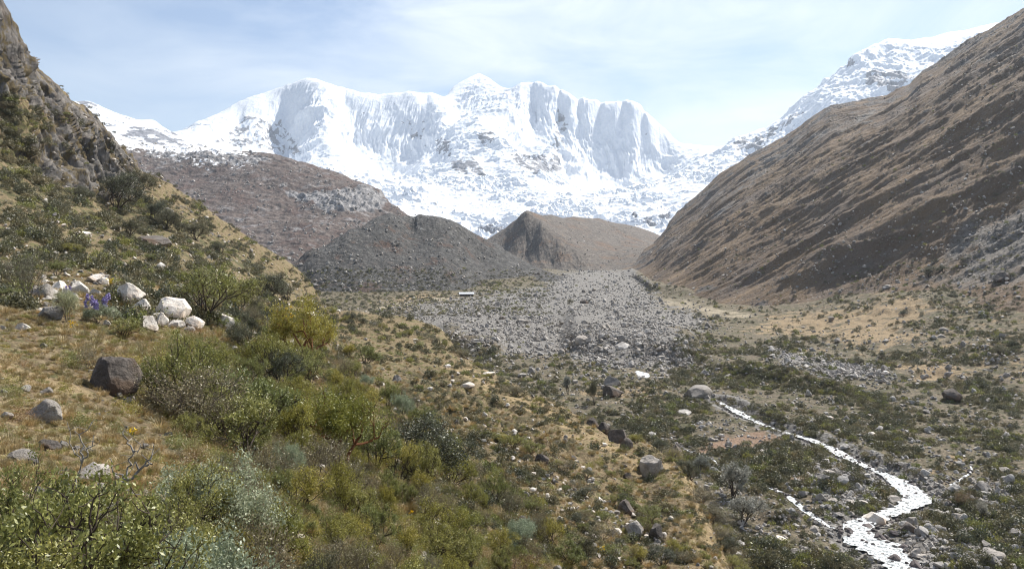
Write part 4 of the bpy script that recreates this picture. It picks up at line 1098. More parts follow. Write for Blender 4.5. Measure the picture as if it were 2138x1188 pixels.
def leaves(r, centers, n, rad, size, aspect=.45, updir=.3, clump=1.0):
    """n small pointed leaves round the centres"""
    C_ = np.array(centers); k = r.integers(0, len(C_), n)
    p = C_[k] + r.normal(size=(n, 3)) * rad * clump
    p[:, 2] = np.maximum(p[:, 2], .01)
    a = r.normal(size=(n, 3)); a[:, 2] += updir; a /= np.linalg.norm(a, axis=1)[:, None]
    b = np.cross(a, r.normal(size=(n, 3))); b /= np.linalg.norm(b, axis=1)[:, None]
    s_ = size * r.uniform(.6, 1.4, n)[:, None]
    V = np.stack([p, p + a * s_ * .5 + b * s_ * aspect * .5, p + a * s_, p + a * s_ * .5 - b * s_ * aspect * .5], 1).reshape(-1, 3)
    return V, np.arange(n * 4).reshape(n, 4)
def shrub_meshes(seed, kind):
    r = np.random.default_rng(seed)
    P_ = dict(  # stems, spread, depth, leaf count, radius, leaf size, leaf mat, bark, base radius
        green=(9, .95, 3, 8200, .036, .033, L_GREEN, M_BARKD, .016), yellow=(9, .8, 3, 8500, .042, .030, L_YELL, M_BARKD, .014),
        grey=(12, .9, 3, 12000, .05, .034, L_GREY, M_BARK, .009), twiggy=(11, 1.0, 4, 2800, .055, .034, L_DRY, M_BARK, .010),
        dark=(6, .9, 3, 9000, .06, .030, L_DARK, M_BARKD, .02), poly=(4, .75, 4, 12000, .06, .030, L_YELL, M_BARKR, .028),
        silver=(7, .6, 3, 5200, .055, .045, L_SILV, M_BARKD, .02), rusty=(9, .9, 3, 5200, .05, .030, L_ORANGE, M_BARK, .012))[kind]
    stems, spread, depth, nl, rad, ls, lm, bm_, br = P_
    segs, tips = grow(r, stems, 1.0, spread, depth, .22, (2, 3) if depth > 3 else (2, 4), .66, br, .25, .40 if depth < 4 else .34)
    c = [t[0] for t in tips]
    if kind == 'silver': c = [p for p in c if p[2] > .45] or c
    if kind == 'poly': c = [p for p in c if p[2] > .35] or c
    zmax = max(p[2] for p in c)
    segs = [(a_ / zmax, b_ / zmax, x, y) for a_, b_, x, y in segs]; c = [p / zmax for p in c]
    # leaf clumps favour some tips: gaps stay open
    w = r.random(len(c)) ** 3.0; w /= w.sum(); pick = r.choice(len(c), 900, p=w); cc = [c[i] for i in pick]
    V, Fc = tubes(segs); LV, LF = leaves(r, cc, nl, rad, ls)
    return mesh_from('branches', V, Fc, bm_), mesh_from('foliage', LV, LF, lm)
PLANTS = {}
SHRUB_KIND = {'green': 'shrub', 'yellow': 'shrub', 'grey': 'shrub', 'twiggy': 'shrub', 'dark': 'dark_tree', 'poly': 'small_tree', 'silver': 'silver_tree', 'rusty': 'shrub'}
def shrub(kind, var, loc, h, label, group=None, wide=1.0, rz=None, lean=0.0, cat=None, name=None):
    key = (kind, var % 3)
    if key not in PLANTS: PLANTS[key] = shrub_meshes(1000 + hash_(kind) + var % 3, kind)
    st, fo = PLANTS[key]
    tree = kind in ('dark', 'poly', 'silver')
    root = bpy.data.objects.new(name or SHRUB_KIND[kind], None); root.empty_display_size = .1
    scene.collection.objects.link(root)
    root.location = loc; root.scale = (h * wide, h * wide, h)
    root.rotation_euler = (lean, RG.uniform(-.1, .1), rz if rz is not None else RG.uniform(0, 6.28))
    add_ob('trunk' if tree else 'branches', st, root); add_ob('crown' if tree else 'foliage', fo, root)
    tag(root, label, cat or ('tree' if tree else 'shrub'), group); return root
def hash_(s_): return sum(ord(c) * (i + 3) for i, c in enumerate(s_)) % 997
def shrub_px(kind, px, py, hpx, label, group=None, wide=1.0, var=None, **kw):
    h = hit_px(px, min(py, 1400))
    if h is None: return None
    loc = h[1]
    return shrub(kind, RG.randrange(3) if var is None else var, loc - Vector((0, 0, .03)), hpx * loc.y / F * 1.03, label, group, wide, **kw)

T = shrub_px
# trees and bushes one can point at
T('poly', 640, 782, 150, 'tall yellow green tree with dark trunk right of the white boulders', None, .75, 0)
T('poly', 712, 985, 175, 'bushy yellow green tree with red peeling trunks in the shrub thicket', None, .85, 1)
T('poly', 665, 960, 120, 'smaller yellow green tree crowding the left of the red trunked tree', None, .8, 2)
T('dark', 562, 626, 56, 'dark rounded bush on the skyline of the near slope', None, 1.2, 0)
T('dark', 600, 628, 36, 'small dark bush at the right foot of the rounded skyline bush', None, 1.1, 1)
T('dark', 245, 440, 78, 'largest dark tree at the foot of the cliff', None, 1.05, 0)
T('dark', 290, 415, 56, 'dark tree joined to the right of the largest cliff foot tree', None, 1.1, 1)
T('dark', 268, 496, 46, 'solitary dark round bush below the cliff foot trees', None, 1.0, 2)
T('dark', 160, 424, 34, 'low dark bush at the cliff foot left of the big trees', None, 1.3, 1)
T('dark', 182, 420, 28, 'second low dark bush at the cliff foot left of the big trees', None, 1.2, 2)
T('dark', 322, 462, 40, 'dark bush at the head of the row running down the slope edge', None, 1.2, 0)
T('dark', 348, 478, 38, 'second dark bush of the row running down the slope edge', None, 1.2, 1)
T('dark', 375, 488, 30, 'third dark bush of the row running down the slope edge', None, 1.2, 2)
T('dark', 408, 502, 36, 'round dark bush ending the row down the slope edge', None, 1.1, 0)
T('dark', 460, 532, 26, 'small dark bush far down the left slope edge', None, 1.2, 1)
T('dark', 1222, 1165, 62, 'black green bush at the bottom left of the spur', None, .9, 2)
T('silver', 1531, 1040, 74, 'silvery white topped small tree beside the brook', None, .9, 0)
T('silver', 1553, 1096, 62, 'darker grey bushy tree just below the silvery topped tree', None, 1.05, 1)
T('silver', 1186, 824, 38, 'slim grey green plant left of the two stacked boulders', None, .55, 2)
T('dark', 1241, 846, 52, 'slim dark columnar plant beside the two stacked boulders', None, .42, 1)
T('silver', 1460, 985, 34, 'small grey bush left of the silvery topped tree', None, .9, 0)
T('rusty', 2015, 1060, 36, 'brown leaved bush growing in the right boulder field', None, 1.0, 0)
T('silver', 2045, 1088, 40, 'slim grey bush right of the brown leaved bush', None, .7, 2)
T('dark', 1940, 580, 24, 'dark bush at the foot of the mountainside gully', None, 1.2, 0)
T('dark', 1970, 570, 16, 'small dark bush beside the gully foot bush', None, 1.2, 1)
T('dark', 1886, 660, 14, 'round black bush alone on the pale far slope', None, 1.2, 2)
T('dark', 1840, 748, 14, 'small round dark bush at the lower edge of the far slope', None, 1.1, 0)
T('dark', 2090, 745, 24, 'dark round bush near the right edge above the scrub', None, 1.2, 1)
T('dark', 2042, 790, 16, 'dark tuft of bush below the dark round bush at right', None, 1.2, 2)
T('dark', 1792, 762, 16, 'small round bush on the stone streak', None, 1.1, 1)
T('yellow', 723, 674, 16, 'small olive bush on the spur shoulder', None, 1.2, 1)
T('yellow', 690, 662, 22, 'green bush between the white rock and the spur shoulder', None, 1.3, 0)
T('twiggy', 60, 640, 115, 'thin bushy small tree with upright dark stems beside the pale boulder heap', None, .5, 1, name='small_tree', cat='tree')
T('green', 118, 578, 34, 'leafy green shrub behind the pale boulder heap', None, 1.1, 2)
T('grey', 140, 672, 70, 'silvery lupine bush in front of the pale boulder heap', None, .5, 0)
T('green', 430, 662, 108, 'broad green shrub behind the largest white boulder', None, 1.0, 0)
T('green', 500, 650, 70, 'green shrub right of the broad shrub behind the white boulders', None, 1.1, 1)
T('green', 258, 706, 44, 'green shrub in front of the left end of the white boulder row', None, 1.2, 2)
T('twiggy', 185, 770, 50, 'twiggy bush leaning over the big dark mossy boulder', None, .9, 0)
T('green', 400, 885, 185, 'large spreading shrub with black stems and airy green leaves below the white boulders', None, .58, 0)
T('twiggy', 400, 905, 150, 'bare twigged shrub tangled into the right of the large spreading shrub', None, .95, 1)
T('green', 510, 965, 150, 'wide leafy shrub with long arching stems left of the thicket', None, .95, 2)
T('green', 105, 1185, 200, 'leafy shrub filling the bottom left corner', None, .75, 1)
T('green', 415, 1150, 190, 'upright leafy shrub with dark stems in the bottom foreground', None, .7, 2)
T('green', 350, 1190, 150, 'leafy shrub behind the silvery bush at the bottom', None, .8, 0)
T('grey', 268, 1215, 125, 'silvery grey green bush in the bottom foreground', None, .75, 1)
T('yellow', 455, 1230, 120, 'yellow green leafy bush at the bottom edge', None, .9, 2)
T('twiggy', 190, 1180, 170, 'brownish leafless shrub beside the dead branch', None, .7, 2)
T('twiggy', 30, 1240, 160, 'brown twiggy shrub cut by the bottom left corner', None, .9, 0)
T('rusty', 235, 1120, 44, 'low rusty leaved plant below the dead branch', None, 1.1, 1)
T('grey', 595, 1010, 90, 'pale grey dry shrub in the middle of the thicket', None, .6, 2)
T('rusty', 1090, 1215, 60, 'brown tipped round shrub at the bottom centre', None, 1.2, 2)
T('dark', 880, 1010, 130, 'dark dense shrub in the heart of the thicket', None, 1.2, 1, name='shrub', cat='shrub')

# thicket shrubs: placed by density, spaced apart, smaller with distance
THICK = [(330, 700), (470, 640), (540, 640), (700, 700), (800, 790), (880, 870), (960, 960), (1040, 1010), (1130, 1080), (1200, 1188), (1260, 1400), (-60, 1400), (-60, 1180), (330, 1150), (480, 1050), (420, 960), (330, 880), (300, 800), (280, 720)]
placed = []; tries = 0
kinds = ['green'] * 9 + ['yellow'] * 6 + ['grey'] * 1 + ['twiggy'] * 6 + ['dark'] * 2
desc = {'green': 'leafy green shrub', 'yellow': 'fine leaved yellow green shrub', 'grey': 'silvery grey green shrub', 'twiggy': 'brownish twiggy half bare shrub', 'rusty': 'rusty brown leaved shrub', 'dark': 'dark green dense shrub'}
def zone(x, y):
    if y < 760: return 'near the white boulders on the slope'
    if x < 520: return 'in the bottom left foreground' if y > 1000 else 'beside the straw coloured bank'
    if y > 1040: return 'along the bottom centre of the picture'
    return 'in the thicket between straw bank and terraced spur'
while len(placed) < 205 and tries < 9000:
    tries += 1
    x, y = RG.uniform(-60, 1260), RG.uniform(640, 1390)
    if not in_poly(x, y, THICK): continue
    h = hit_px(x, y, [hillside])
    if h is None: continue
    loc = h[1]; hh = RG.uniform(.6, 1.45) * (1.0 if loc.y > 14 else .75) * (1.35 if y < 1040 and x > 480 else 1)
    hp = hh / loc.y * F
    if (230 < x < 500 and y > 590 and y - hp * 1.1 < 692) or (40 < x < 235 and y > 560 and y - hp * 1.1 < 670): continue
    if 165 < x < 300 and y > 700 and y - hp < 815: continue
    if any((x - a_) ** 2 + ((y - b_) * 1.7) ** 2 < (.34 * (hp + c_)) ** 2 * .55 for a_, b_, c_ in placed): continue
    k = RG.choice(kinds)
    if x < 330 and k in ('yellow', 'grey'): k = RG.choice(['green', 'twiggy', 'dark', 'green'])
    if 600 < x < 760 and y < 1000 and RG.random() < .6: k = 'yellow'
    shrub(k, RG.randrange(3), loc - Vector((0, 0, .04)), hh, '%s %s' % (desc[k], zone(x, y)), 'shrubs of the near slope', RG.uniform(.55, 1.0), name='shrub', cat='shrub')
    placed.append((x, y, hp))
# looser shrubs on the open slope and spur flank
LOOSE = [(60, 520), (300, 540), (560, 640), (620, 690), (900, 860), (1100, 940), (1300, 1000), (1440, 1188), (1200, 1188), (1000, 960), (700, 740), (480, 640), (200, 620), (0, 640), (0, 540)]
n = 0
while n < 62:
    x, y = RG.uniform(0, 1440), RG.uniform(520, 1188)
    if not in_poly(x, y, LOOSE) or (40 < x < 500 and 560 < y < 700): continue
    h = hit_px(x, y, [hillside])
    if h is None: continue
    k = RG.choice(['green', 'green', 'yellow', 'twiggy', 'dark']); n += 1
    shrub(k, RG.randrange(3), h[1] - Vector((0, 0, .04)), RG.uniform(.3, .75) * (1 + h[1].y / 120), 'small %s %s' % (desc[k], 'on the open slope left of the skyline bush' if x < 600 else 'on the grassy flank of the spur'), 'small shrubs of the open slope', RG.uniform(.9, 1.4), name='shrub', cat='shrub')

for i in range(64):
    t_ = RG.uniform(16, 31.4) if i < 40 else RG.uniform(26, 31.4); c0, c1 = CREST[int(t_)], CREST[int(t_) + 1]; f_ = t_ - int(t_)
    x, y = c0[0] + (c1[0] - c0[0]) * f_ - RG.uniform(0, 10), c0[1] + (c1[1] - c0[1]) * f_ + RG.uniform(3, 14)
    h = hit_px(x, y, [hillside])
    if h and h[1].y < 300: shrub(RG.choice(['dark', 'yellow', 'twiggy']), RG.randrange(3), h[1] - Vector((0, 0, .05)), RG.uniform(.4, 1.0) * (1 + h[1].y / 200), 'small dark scrub bush along the crest line of the spur', 'bushes along the spur crest', RG.uniform(1.0, 1.5), name='shrub', cat='shrub')
# ---- dead branching shrub in the foreground
def dead_branch():
    root = bpy.data.objects.new('dead_shrub', None); scene.collection.objects.link(root)
    h = hit_px(150, 1165); loc = h[1]; root.location = loc
    k = loc.y / F
    def pt(px, py, dy=0.0):     # offset in the shrub's own space from pixel steps at its distance
        return np.array([(px - 150) * k, dy, (1165 - py) * k])
    r = np.random.default_rng(5)
    lines = {'limb': [([150, 1165, 0], [165, 1090, -.05], [215, 1030, -.1], [250, 1005, -.15], [300, 980, -.2], [335, 950, -.2], [350, 948, -.2])],
             'twig': [([165, 1090, -.05], [152, 1030, 0], [168, 965, .05], [135, 925, .1], [128, 880, .12]), ([168, 965, .05], [160, 920, .1], [182, 880, .12]),
                       ([168, 965, .05], [190, 940, 0], [205, 900, 0]), ([300, 980, -.2], [302, 940, -.2], [318, 920, -.22], [335, 905, -.25]), ([300, 980, -.2], [270, 965, -.2], [262, 935, -.2]),
                       ([215, 1030, -.1], [240, 1050, -.2], [262, 1080, -.25]), ([250, 1005, -.15], [280, 1010, -.1], [300, 1030, 0]), ([152, 1030, 0], [130, 1000, .1], [112, 985, .1]),
                       ([335, 950, -.2], [350, 930, -.2], [352, 905, -.2]), ([318, 920, -.22], [300, 905, -.2], [290, 880, -.2]), ([150, 1165, 0], [110, 1110, .1], [60, 1080, .2]), ([165, 1090, -.05], [200, 1070, .1], [230, 1060, .2])]}
    for nm, L in lines.items():
        for ln in L:
            segs = []
            pts = [pt(*q) for q in ln]; m = len(pts)
            rad = .022 if nm == 'limb' else .0075
            for i in range(m - 1):
                a_, b_ = pts[i], pts[i + 1]; pa = a_; N_ = 4
                for j in range(N_):
                    pb = a_ + (b_ - a_) * (j + 1) / N_ + (r.normal(size=3) * .012 if j < N_ - 1 else 0)
                    f0 = (i + j / N_) / (m - 1); f1 = (i + (j + 1) / N_) / (m - 1)
                    segs.append((pa, pb, rad * (1 - .75 * f0), rad * (1 - .75 * f1))); pa = pb
                    if r.random() < .55 and nm == 'twigs' or r.random() < .3:
                        d = r.normal(size=3); d[2] = abs(d[2]); q = pb + d * .05; segs.append((pb, q, rad * .35, rad * .2)); segs.append((q, q + r.normal(size=3) * .04, rad * .2, rad * .08))
            V, Fc = tubes(segs, 6); add_ob(nm, mesh_from(nm, V, Fc, M_DEAD, True), root)
    tag(root, 'bare grey dead shrub with one long slanting limb and forked twigs at lower left', 'dead shrub')
dead_branch()

# ---- flowers
def lupine(px, py, hpx, n, label):
    h = hit_px(px, py); loc = h[1]; k = hpx * loc.y / F
    root = bpy.data.objects.new('lupine', None); scene.collection.objects.link(root); root.location = loc
    r = np.random.default_rng(px); 
    st, fo = shrub_meshes(px + 5, 'grey'); a_ = add_ob('branches', st, root); b_ = add_ob('foliage', fo, root)
    a_.scale = b_.scale = (k * .8, k * .8, k * .8)
    for i in range(n):
        an = r.uniform(0, 6.28); rr = k * .42 * math.sqrt(r.random()); base = np.array([rr * math.cos(an), rr * math.sin(an), k * r.uniform(.55, .92)])
        m = 46; t = r.random(m); a2 = r.uniform(0, 6.28, m); rad = k * .035 * (1.15 - t)
        C_ = base + np.column_stack([np.cos(a2) * rad, np.sin(a2) * rad, t * k * .24])
        V, Fc = leaves(r, C_, 150, k * .012, k * .05, .9, 0)
        add_ob('flower_spike', mesh_from('flower_spike', V, Fc, M_PURP), root)
    tag(root, label, 'flowers')
lupine(203, 676, 56, 15, 'purple flowering lupine beside the pale boulder heap')
lupine(540, 1112, 52, 4, 'lupine with three purple spikes low in the thicket')
lupine(143, 640, 38, 6, 'faint purple lupine spikes behind the silvery bush')
def yellow_flowers(px, py, wpx, n, label, group=None):
    h = hit_px(px, py); 
    if h is None: return
    loc = h[1]; k = wpx * loc.y / F; r = np.random.default_rng(px * 7 + py)
    root = bpy.data.objects.new('yellow_flower', None); scene.collection.objects.link(root); root.location = loc
    segs = []; heads = []
    for i in range(n):
        a_ = r.uniform(0, 6.28); rr = k * .5 * math.sqrt(r.random()); hh = k * r.uniform(.5, 1.3)
        p = np.array([rr * math.cos(a_), rr * math.sin(a_), hh]); segs.append((p * [.3, .3, 0], p, .006, .004)); heads.append(p)
    V, Fc = tubes(segs); add_ob('stems', mesh_from('stems', V, Fc, L_GREEN), root)
    V, Fc = leaves(r, heads, n * 14, .012 + k * .02, .022 + k * .03, .9, .2); add_ob('petals', mesh_from('petals', V, Fc, M_YFLO), root)
    V, Fc = leaves(r, [s_[1] * .5 for s_ in segs], n * 8, k * .15, .03, .3, .8); add_ob('leaves', mesh_from('leaves', V, Fc, L_GREEN), root)
    tag(root, label, 'flowers', group)
for (x, y, w, n, l) in [(370, 1185, 34, 12, 'brightest clump of yellow flowers at the bottom of the foreground'), (276, 912, 12, 3, 'single large yellow flower on the straw bank'),
                        (332, 1150, 16, 5, 'yellow flowers beside the silvery bush at the bottom'), (646, 1128, 14, 5, 'yellow flowers in the thicket at bottom centre left'),
                        (230, 600, 14, 12, 'tall yellow flowering plant between the white stones'), (600, 690, 40, 22, 'yellow blossoms on the bushes left of the tall yellow green tree'),
                        (150, 690, 16, 6, 'small yellow flowers under the silvery lupine bush'), (565, 1002, 14, 4, 'yellow flowers on thin stems above the thicket'),
                        (905, 1010, 10, 3, 'yellow flower dots on top of the dark thicket shrub'), (1255, 1160, 16, 6, 'yellow flowers right of the black green bush'),
                        (940, 1080, 12, 4, 'yellow flowers in the thicket near the bottom centre'), (860, 1080, 12, 4, 'yellow flowers left of the bottom centre ones')]:
    yellow_flowers(x, y, w, n, l)

# ---- stone shelter on the valley floor: low long hut with a pale metal roof
def box_v(x0, x1, y0, y1, z0, z1):
    v = [(x, y, z) for z in (z0, z1) for x, y in ((x0, y0), (x1, y0), (x1, y1), (x0, y1))]
    return v, [(3, 2, 1, 0), (4, 5, 6, 7), (0, 1, 5, 4), (1, 2, 6, 5), (2, 3, 7, 6), (3, 0, 4, 7)]
def hut():
    h = hit_px(974, 618); loc = h[1]; k = loc.y / F; W = 29 * k; D_ = 5.0; Hh = 1.5
    root = bpy.data.objects.new('stone_hut', None); scene.collection.objects.link(root); root.location = loc - Vector((0, 0, .3)); root.rotation_euler = (0, 0, .08)
    v, f = box_v(-W / 2, W / 2, -D_ / 2, D_ / 2, 0, Hh + .3); add_ob('wall', mesh_from('wall', v, f, M_DARK), root)
    o = .5; z = Hh + .3
    v = [(-W / 2 - o, -D_ / 2 - o, z), (W / 2 + o, -D_ / 2 - o, z), (W / 2 + o, 0, z + 1.2), (-W / 2 - o, 0, z + 1.2), (-W / 2 - o, D_ / 2 + o, z), (W / 2 + o, D_ / 2 + o, z)]
    v += [(a_, b_, c_ + .12) for a_, b_, c_ in v]
    f = [(0, 1, 2, 3), (3, 2, 5, 4), (9, 8, 7, 6), (10, 11, 8, 9), (0, 6, 7, 1), (4, 5, 11, 10), (1, 7, 8, 2), (2, 8, 11, 5), (0, 3, 9, 6), (3, 4, 10, 9)]
    gm_ = MB_('weathered_sheet_metal'); gm_.b.inputs['Roughness'].default_value = .35; gm_.b.inputs['Metallic'].default_value = .5
    add_ob('roof', mesh_from('roof', v, f, gm_.color(gm_.ramp(gm_.noise(1.5, 4), [(.3, (.55, .56, .58)), (.7, (.8, .8, .82))]))), root)
    v, f = box_v(-.5, .5, -D_ / 2 - .06, -D_ / 2 + .1, .1, 1.6); add_ob('door', mesh_from('door', v, f, M_BARKD), root)
    tag(root, 'low long stone hut with a bright metal roof at the foot of the left moraine', 'hut')
hut()
boulder(965, 579, 11, .5, M_WHITE, 'pale boulder with dark underside on the moraine above the hut', 401, lod=3)
boulder(1124, 573, 8, .6, M_DARK, 'brown boulder where the moraine terrace ends', 402, lod=3)

# ------------------------------------------------------------------ uncountable cover
def stuff(name, label, pts, rot, scl, idx, protos):
    col = bpy.data.collections.new(name + '_kinds')
    for i, me in enumerate(protos):
        o = bpy.data.objects.new('%s_%02d' % (name, i), me) if not isinstance(me, bpy.types.Object) else me
        col.objects.link(o)
    me = bpy.data.meshes.new(name); n = len(pts)
    me.vertices.add(n); me.vertices.foreach_set('co', np.asarray(pts, np.float32).ravel())
    for nm, ty, key, arr in (('rot', 'FLOAT_VECTOR', 'vector', rot), ('scl', 'FLOAT_VECTOR', 'vector', scl)):
        at = me.attributes.new(nm, ty, 'POINT'); at.data.foreach_set(key, np.asarray(arr, np.float32).ravel())
    at = me.attributes.new('idx', 'INT', 'POINT'); at.data.foreach_set('value', np.asarray(idx, np.int32))
    ob = bpy.data.objects.new(name, me); scene.collection.objects.link(ob)
    ng = bpy.data.node_groups.new(name, 'GeometryNodeTree')
    ng.interface.new_socket('Geometry', in_out='INPUT', socket_type='NodeSocketGeometry')
    ng.interface.new_socket('Geometry', in_out='OUTPUT', socket_type='NodeSocketGeometry')
    N_ = ng.nodes; L_ = ng.links; gi = N_.new('NodeGroupInput'); go = N_.new('NodeGroupOutput')
    ci = N_.new('GeometryNodeCollectionInfo'); ci.inputs['Collection'].default_value = col
    ci.inputs['Separate Children'].default_value = True; ci.inputs['Reset Children'].default_value = True
    ip = N_.new('GeometryNodeInstanceOnPoints'); ip.inputs['Pick Instance'].default_value = True
    def na(nm, ty):
        a_ = N_.new('GeometryNodeInputNamedAttribute'); a_.data_type = ty; a_.inputs['Name'].default_value = nm
        return [o for o in a_.outputs if o.enabled and o.name == 'Attribute'][0]
    L_.new(gi.outputs[0], ip.inputs['Points']); L_.new(ci.outputs[0], ip.inputs['Instance'])
    L_.new(na('idx', 'INT'), ip.inputs['Instance Index']); L_.new(na('scl', 'FLOAT_VECTOR'), ip.inputs['Scale'])
    e2 = N_.new('FunctionNodeEulerToRotation'); L_.new(na('rot', 'FLOAT_VECTOR'), e2.inputs[0]); L_.new(e2.outputs[0], ip.inputs['Rotation'])
    L_.new(ip.outputs[0], go.inputs[0])
    m = ob.modifiers.new('scatter', 'NODES'); m.node_group = ng
    tag(ob, label, None, None, 'stuff'); return ob
WATER = [(resample(p_, 1.0), w_) for p_, w_ in ((STREAM, 1.0), (BROOK, 1.2), (RILL, 1.2), (POND, 1.1))]
WATER = [(np.array(p_)[:, :2], np.array(p_)[:, 2] * .5 * w_) for p_, w_ in WATER]
def wet(loc, pad):
    for P_, W_ in WATER:
        if ((P_[:, 0] - loc.x) ** 2 + (P_[:, 1] - loc.y) ** 2 < (W_ + pad + .15) ** 2).any(): return True
    return False
def scatter(n, x0, x1, y0, y1, accept, objs, size, nproto, tilt=.25, dmin=0, dmax=1e9, sink=.0, lie=None):
    P_, R_, S_, I_ = [], [], [], []; k = 0; tries = 0
    while k < n and tries < n * 14:
        tries += 1
        x, y = RG.uniform(x0, x1), RG.uniform(y0, y1)
        w = accept(x, y)
        if w <= 0 or RG.random() > w: continue
        h = hit_px(x, y, objs)
        if h is None or not (dmin < h[1].y < dmax): continue
        loc = h[1]; s_ = size(x, y, loc)
        if h[3] is valley_floor and wet(loc, s_ * .35): continue
        if h[3] is hillside and objs[0] is valley_floor: continue
        if s_ <= 0: continue
        a_ = RG.uniform(.75, 1.3)
        P_.append((loc.x + RG.gauss(0, .004) * loc.y, loc.y, loc.z - sink * s_)); R_.append((RG.gauss(0, tilt), RG.gauss(0, tilt), RG.uniform(0, 6.28)))
        S_.append((s_, s_ * RG.uniform(.8, 1.2), s_ * a_)); I_.append(RG.randrange(nproto)); k += 1
    return P_, R_, S_, I_
def ground_snap(P_):
    out = []
    for p in P_:
        out.append(p)
    return out
def pm(px, py, poly, soft=0):
    return in_poly(px + RG.gauss(0, soft), py + RG.gauss(0, soft * .6), poly)
def powr(lo, hi, k): return lo + (hi - lo) * RG.random() ** k

small_rub = rock_protos('stone', 8, M_RUB, 2, 500)
small_grey = rock_protos('stone', 6, M_GREY, 2, 520)
small_white = rock_protos('stone', 6, M_WHITE, 2, 540)
RIGHTB = [(1880, 1010), (2138, 1000), (2138, 1188), (1900, 1188)]
def acc_rub(x, y):
    if pm(x, y, RUBBLE, 30 if y > 620 else 12): return 1.0 if perlin(x / 60, y / 22, 4.0) + .5 * perlin(x / 16, y / 8, 2.0) > -.1 else .3
    if pm(x, y, RUB2, 6): return .9
    if pm(x, y, RIGHTB, 12): return .35
    if pm(x, y, [(1690, 960), (1820, 970), (1850, 1010), (1830, 1050), (1740, 1060), (1680, 1010)], 8): return .6
    if y > 690 and x > 1000: return .13 if perlin(x / 50, y / 26, 12.0) > 0 else .04
    if pm(x, y, [(690, 660), (780, 640), (950, 625), (960, 720), (760, 700)], 10): return .4
    if pm(x, y, [(1330, 640), (1480, 660), (1540, 720), (1480, 780), (1380, 790), (1100, 770), (980, 740), (1100, 730)], 14): return .4
    return .03 if y > 600 else 0
def rub_size(x, y, loc):
    return powr(.16, 1.0 if RG.random() < .93 else 2.2, 4) * (1 + loc.y / 700) * (1 if y < 800 else .8)
A_ = scatter(42000, 660, 2138, 556, 1188, acc_rub, [valley_floor, hillside], rub_size, 14, .3, 90)
sel = [i for i, p in enumerate(A_[0]) if p[1] > 90]
stuff('valley_stones', 'broken grey stones covering the valley floor', *A_, small_rub + small_grey)

# stones on the moraines, the hillside and the mountainsides
A_ = scatter(3600, 560, 1380, 444, 612, lambda x, y: .7, [left_moraine, right_moraine], lambda x, y, l: powr(.5, 3.2, 6), 14, .3, 500)
stuff('moraine_stones', 'loose stones lying on the moraine slopes', *A_, small_rub + small_grey)
def acc_hill(x, y):
    if y > 690 and x < 480: return .05
    if pm(x, y, [(60, 575), (190, 570), (230, 620), (110, 660), (60, 640)], 6): return 1
    if pm(x, y, [(20, 460), (300, 470), (640, 600), (600, 660), (300, 620), (20, 600)], 12): return 1
    if pm(x, y, [(200, 260), (330, 370), (430, 440), (660, 612), (680, 660), (560, 600), (300, 470), (200, 330)], 8): return 1
    if pm(x, y, [(1000, 890), (1180, 970), (1380, 1100), (1420, 1188), (1300, 1188), (1130, 1040)], 8): return 1
    return .22
A_ = scatter(4200, 0, 1500, 230, 1188, acc_hill, [hillside], lambda x, y, l: powr(.05, .42, 4.0) * (.45 + l.y / 80), 12, .3, 4)
stuff('slope_stones', 'small pale stones strewn over the near slope', *A_, small_white + small_grey)
A_ = scatter(4200, 1330, 2138, 40, 640, lambda x, y: 1 if pm(x, y, [(1330, 560), (1900, 600), (2138, 590), (2138, 400), (1800, 560), (1480, 420)], 20) else .5, [mountainside], lambda x, y, l: powr(.4, 2.6, 5), 14, .3)
stuff('mountainside_stones', 'scattered rocks on the right mountainside', *A_, small_rub + small_grey)
A_ = scatter(3200, 250, 850, 300, 560, lambda x, y: 1 if perlin(x / 40, y / 22, 1.0) > 0 else .15, [brown_mountain], lambda x, y, l: powr(1.2, 7, 5), 14, .3)
stuff('far_stones', 'scattered pale rocks on the brown mountain', *A_, small_rub + small_grey)

# stones lining and dotting the stream
P_, R_, S_, I_ = [], [], [], []
for path, w_, n_ in ((STREAM, .85, 2100), (BROOK, .62, 320), (RILL, .5, 60)):
    pts_ = resample(path, .5)
    for _ in range(n_):
        k_ = RG.randrange(1, len(pts_)); p, p0 = pts_[k_], pts_[k_ - 1]
        L_ = math.hypot(p[0] - p0[0], p[1] - p0[1]) + 1e-6; nx, ny = -(p[1] - p0[1]) / L_, (p[0] - p0[0]) / L_
        hw = p[2] * .5 * w_; o_ = RG.choice((-1, 1)) * (hw * 1.15 + RG.gauss(.1, .55)) if RG.random() < (.8 if p[1] > 118 else .6) else RG.uniform(-hw, hw)
        x, y = p[0] + nx * o_, p[1] + ny * o_; h = hit_xy(x, y)
        if not h or h[2] is not valley_floor: continue
        s_ = powr(.12, .75, 2.2); P_.append((x, y, h[0].z + s_ * (.0 if abs(o_) > hw else .28))); R_.append((RG.gauss(0, .3), RG.gauss(0, .3), RG.uniform(0, 6.28)))
        S_.append((s_, s_, s_)); I_.append(RG.randrange(12))
small_wet = rock_protos('stone', 6, M_WET, 2, 560)
stuff('stream_stones', 'wet and dry stones lining the stream banks', P_, R_, S_, I_, small_wet + small_grey)

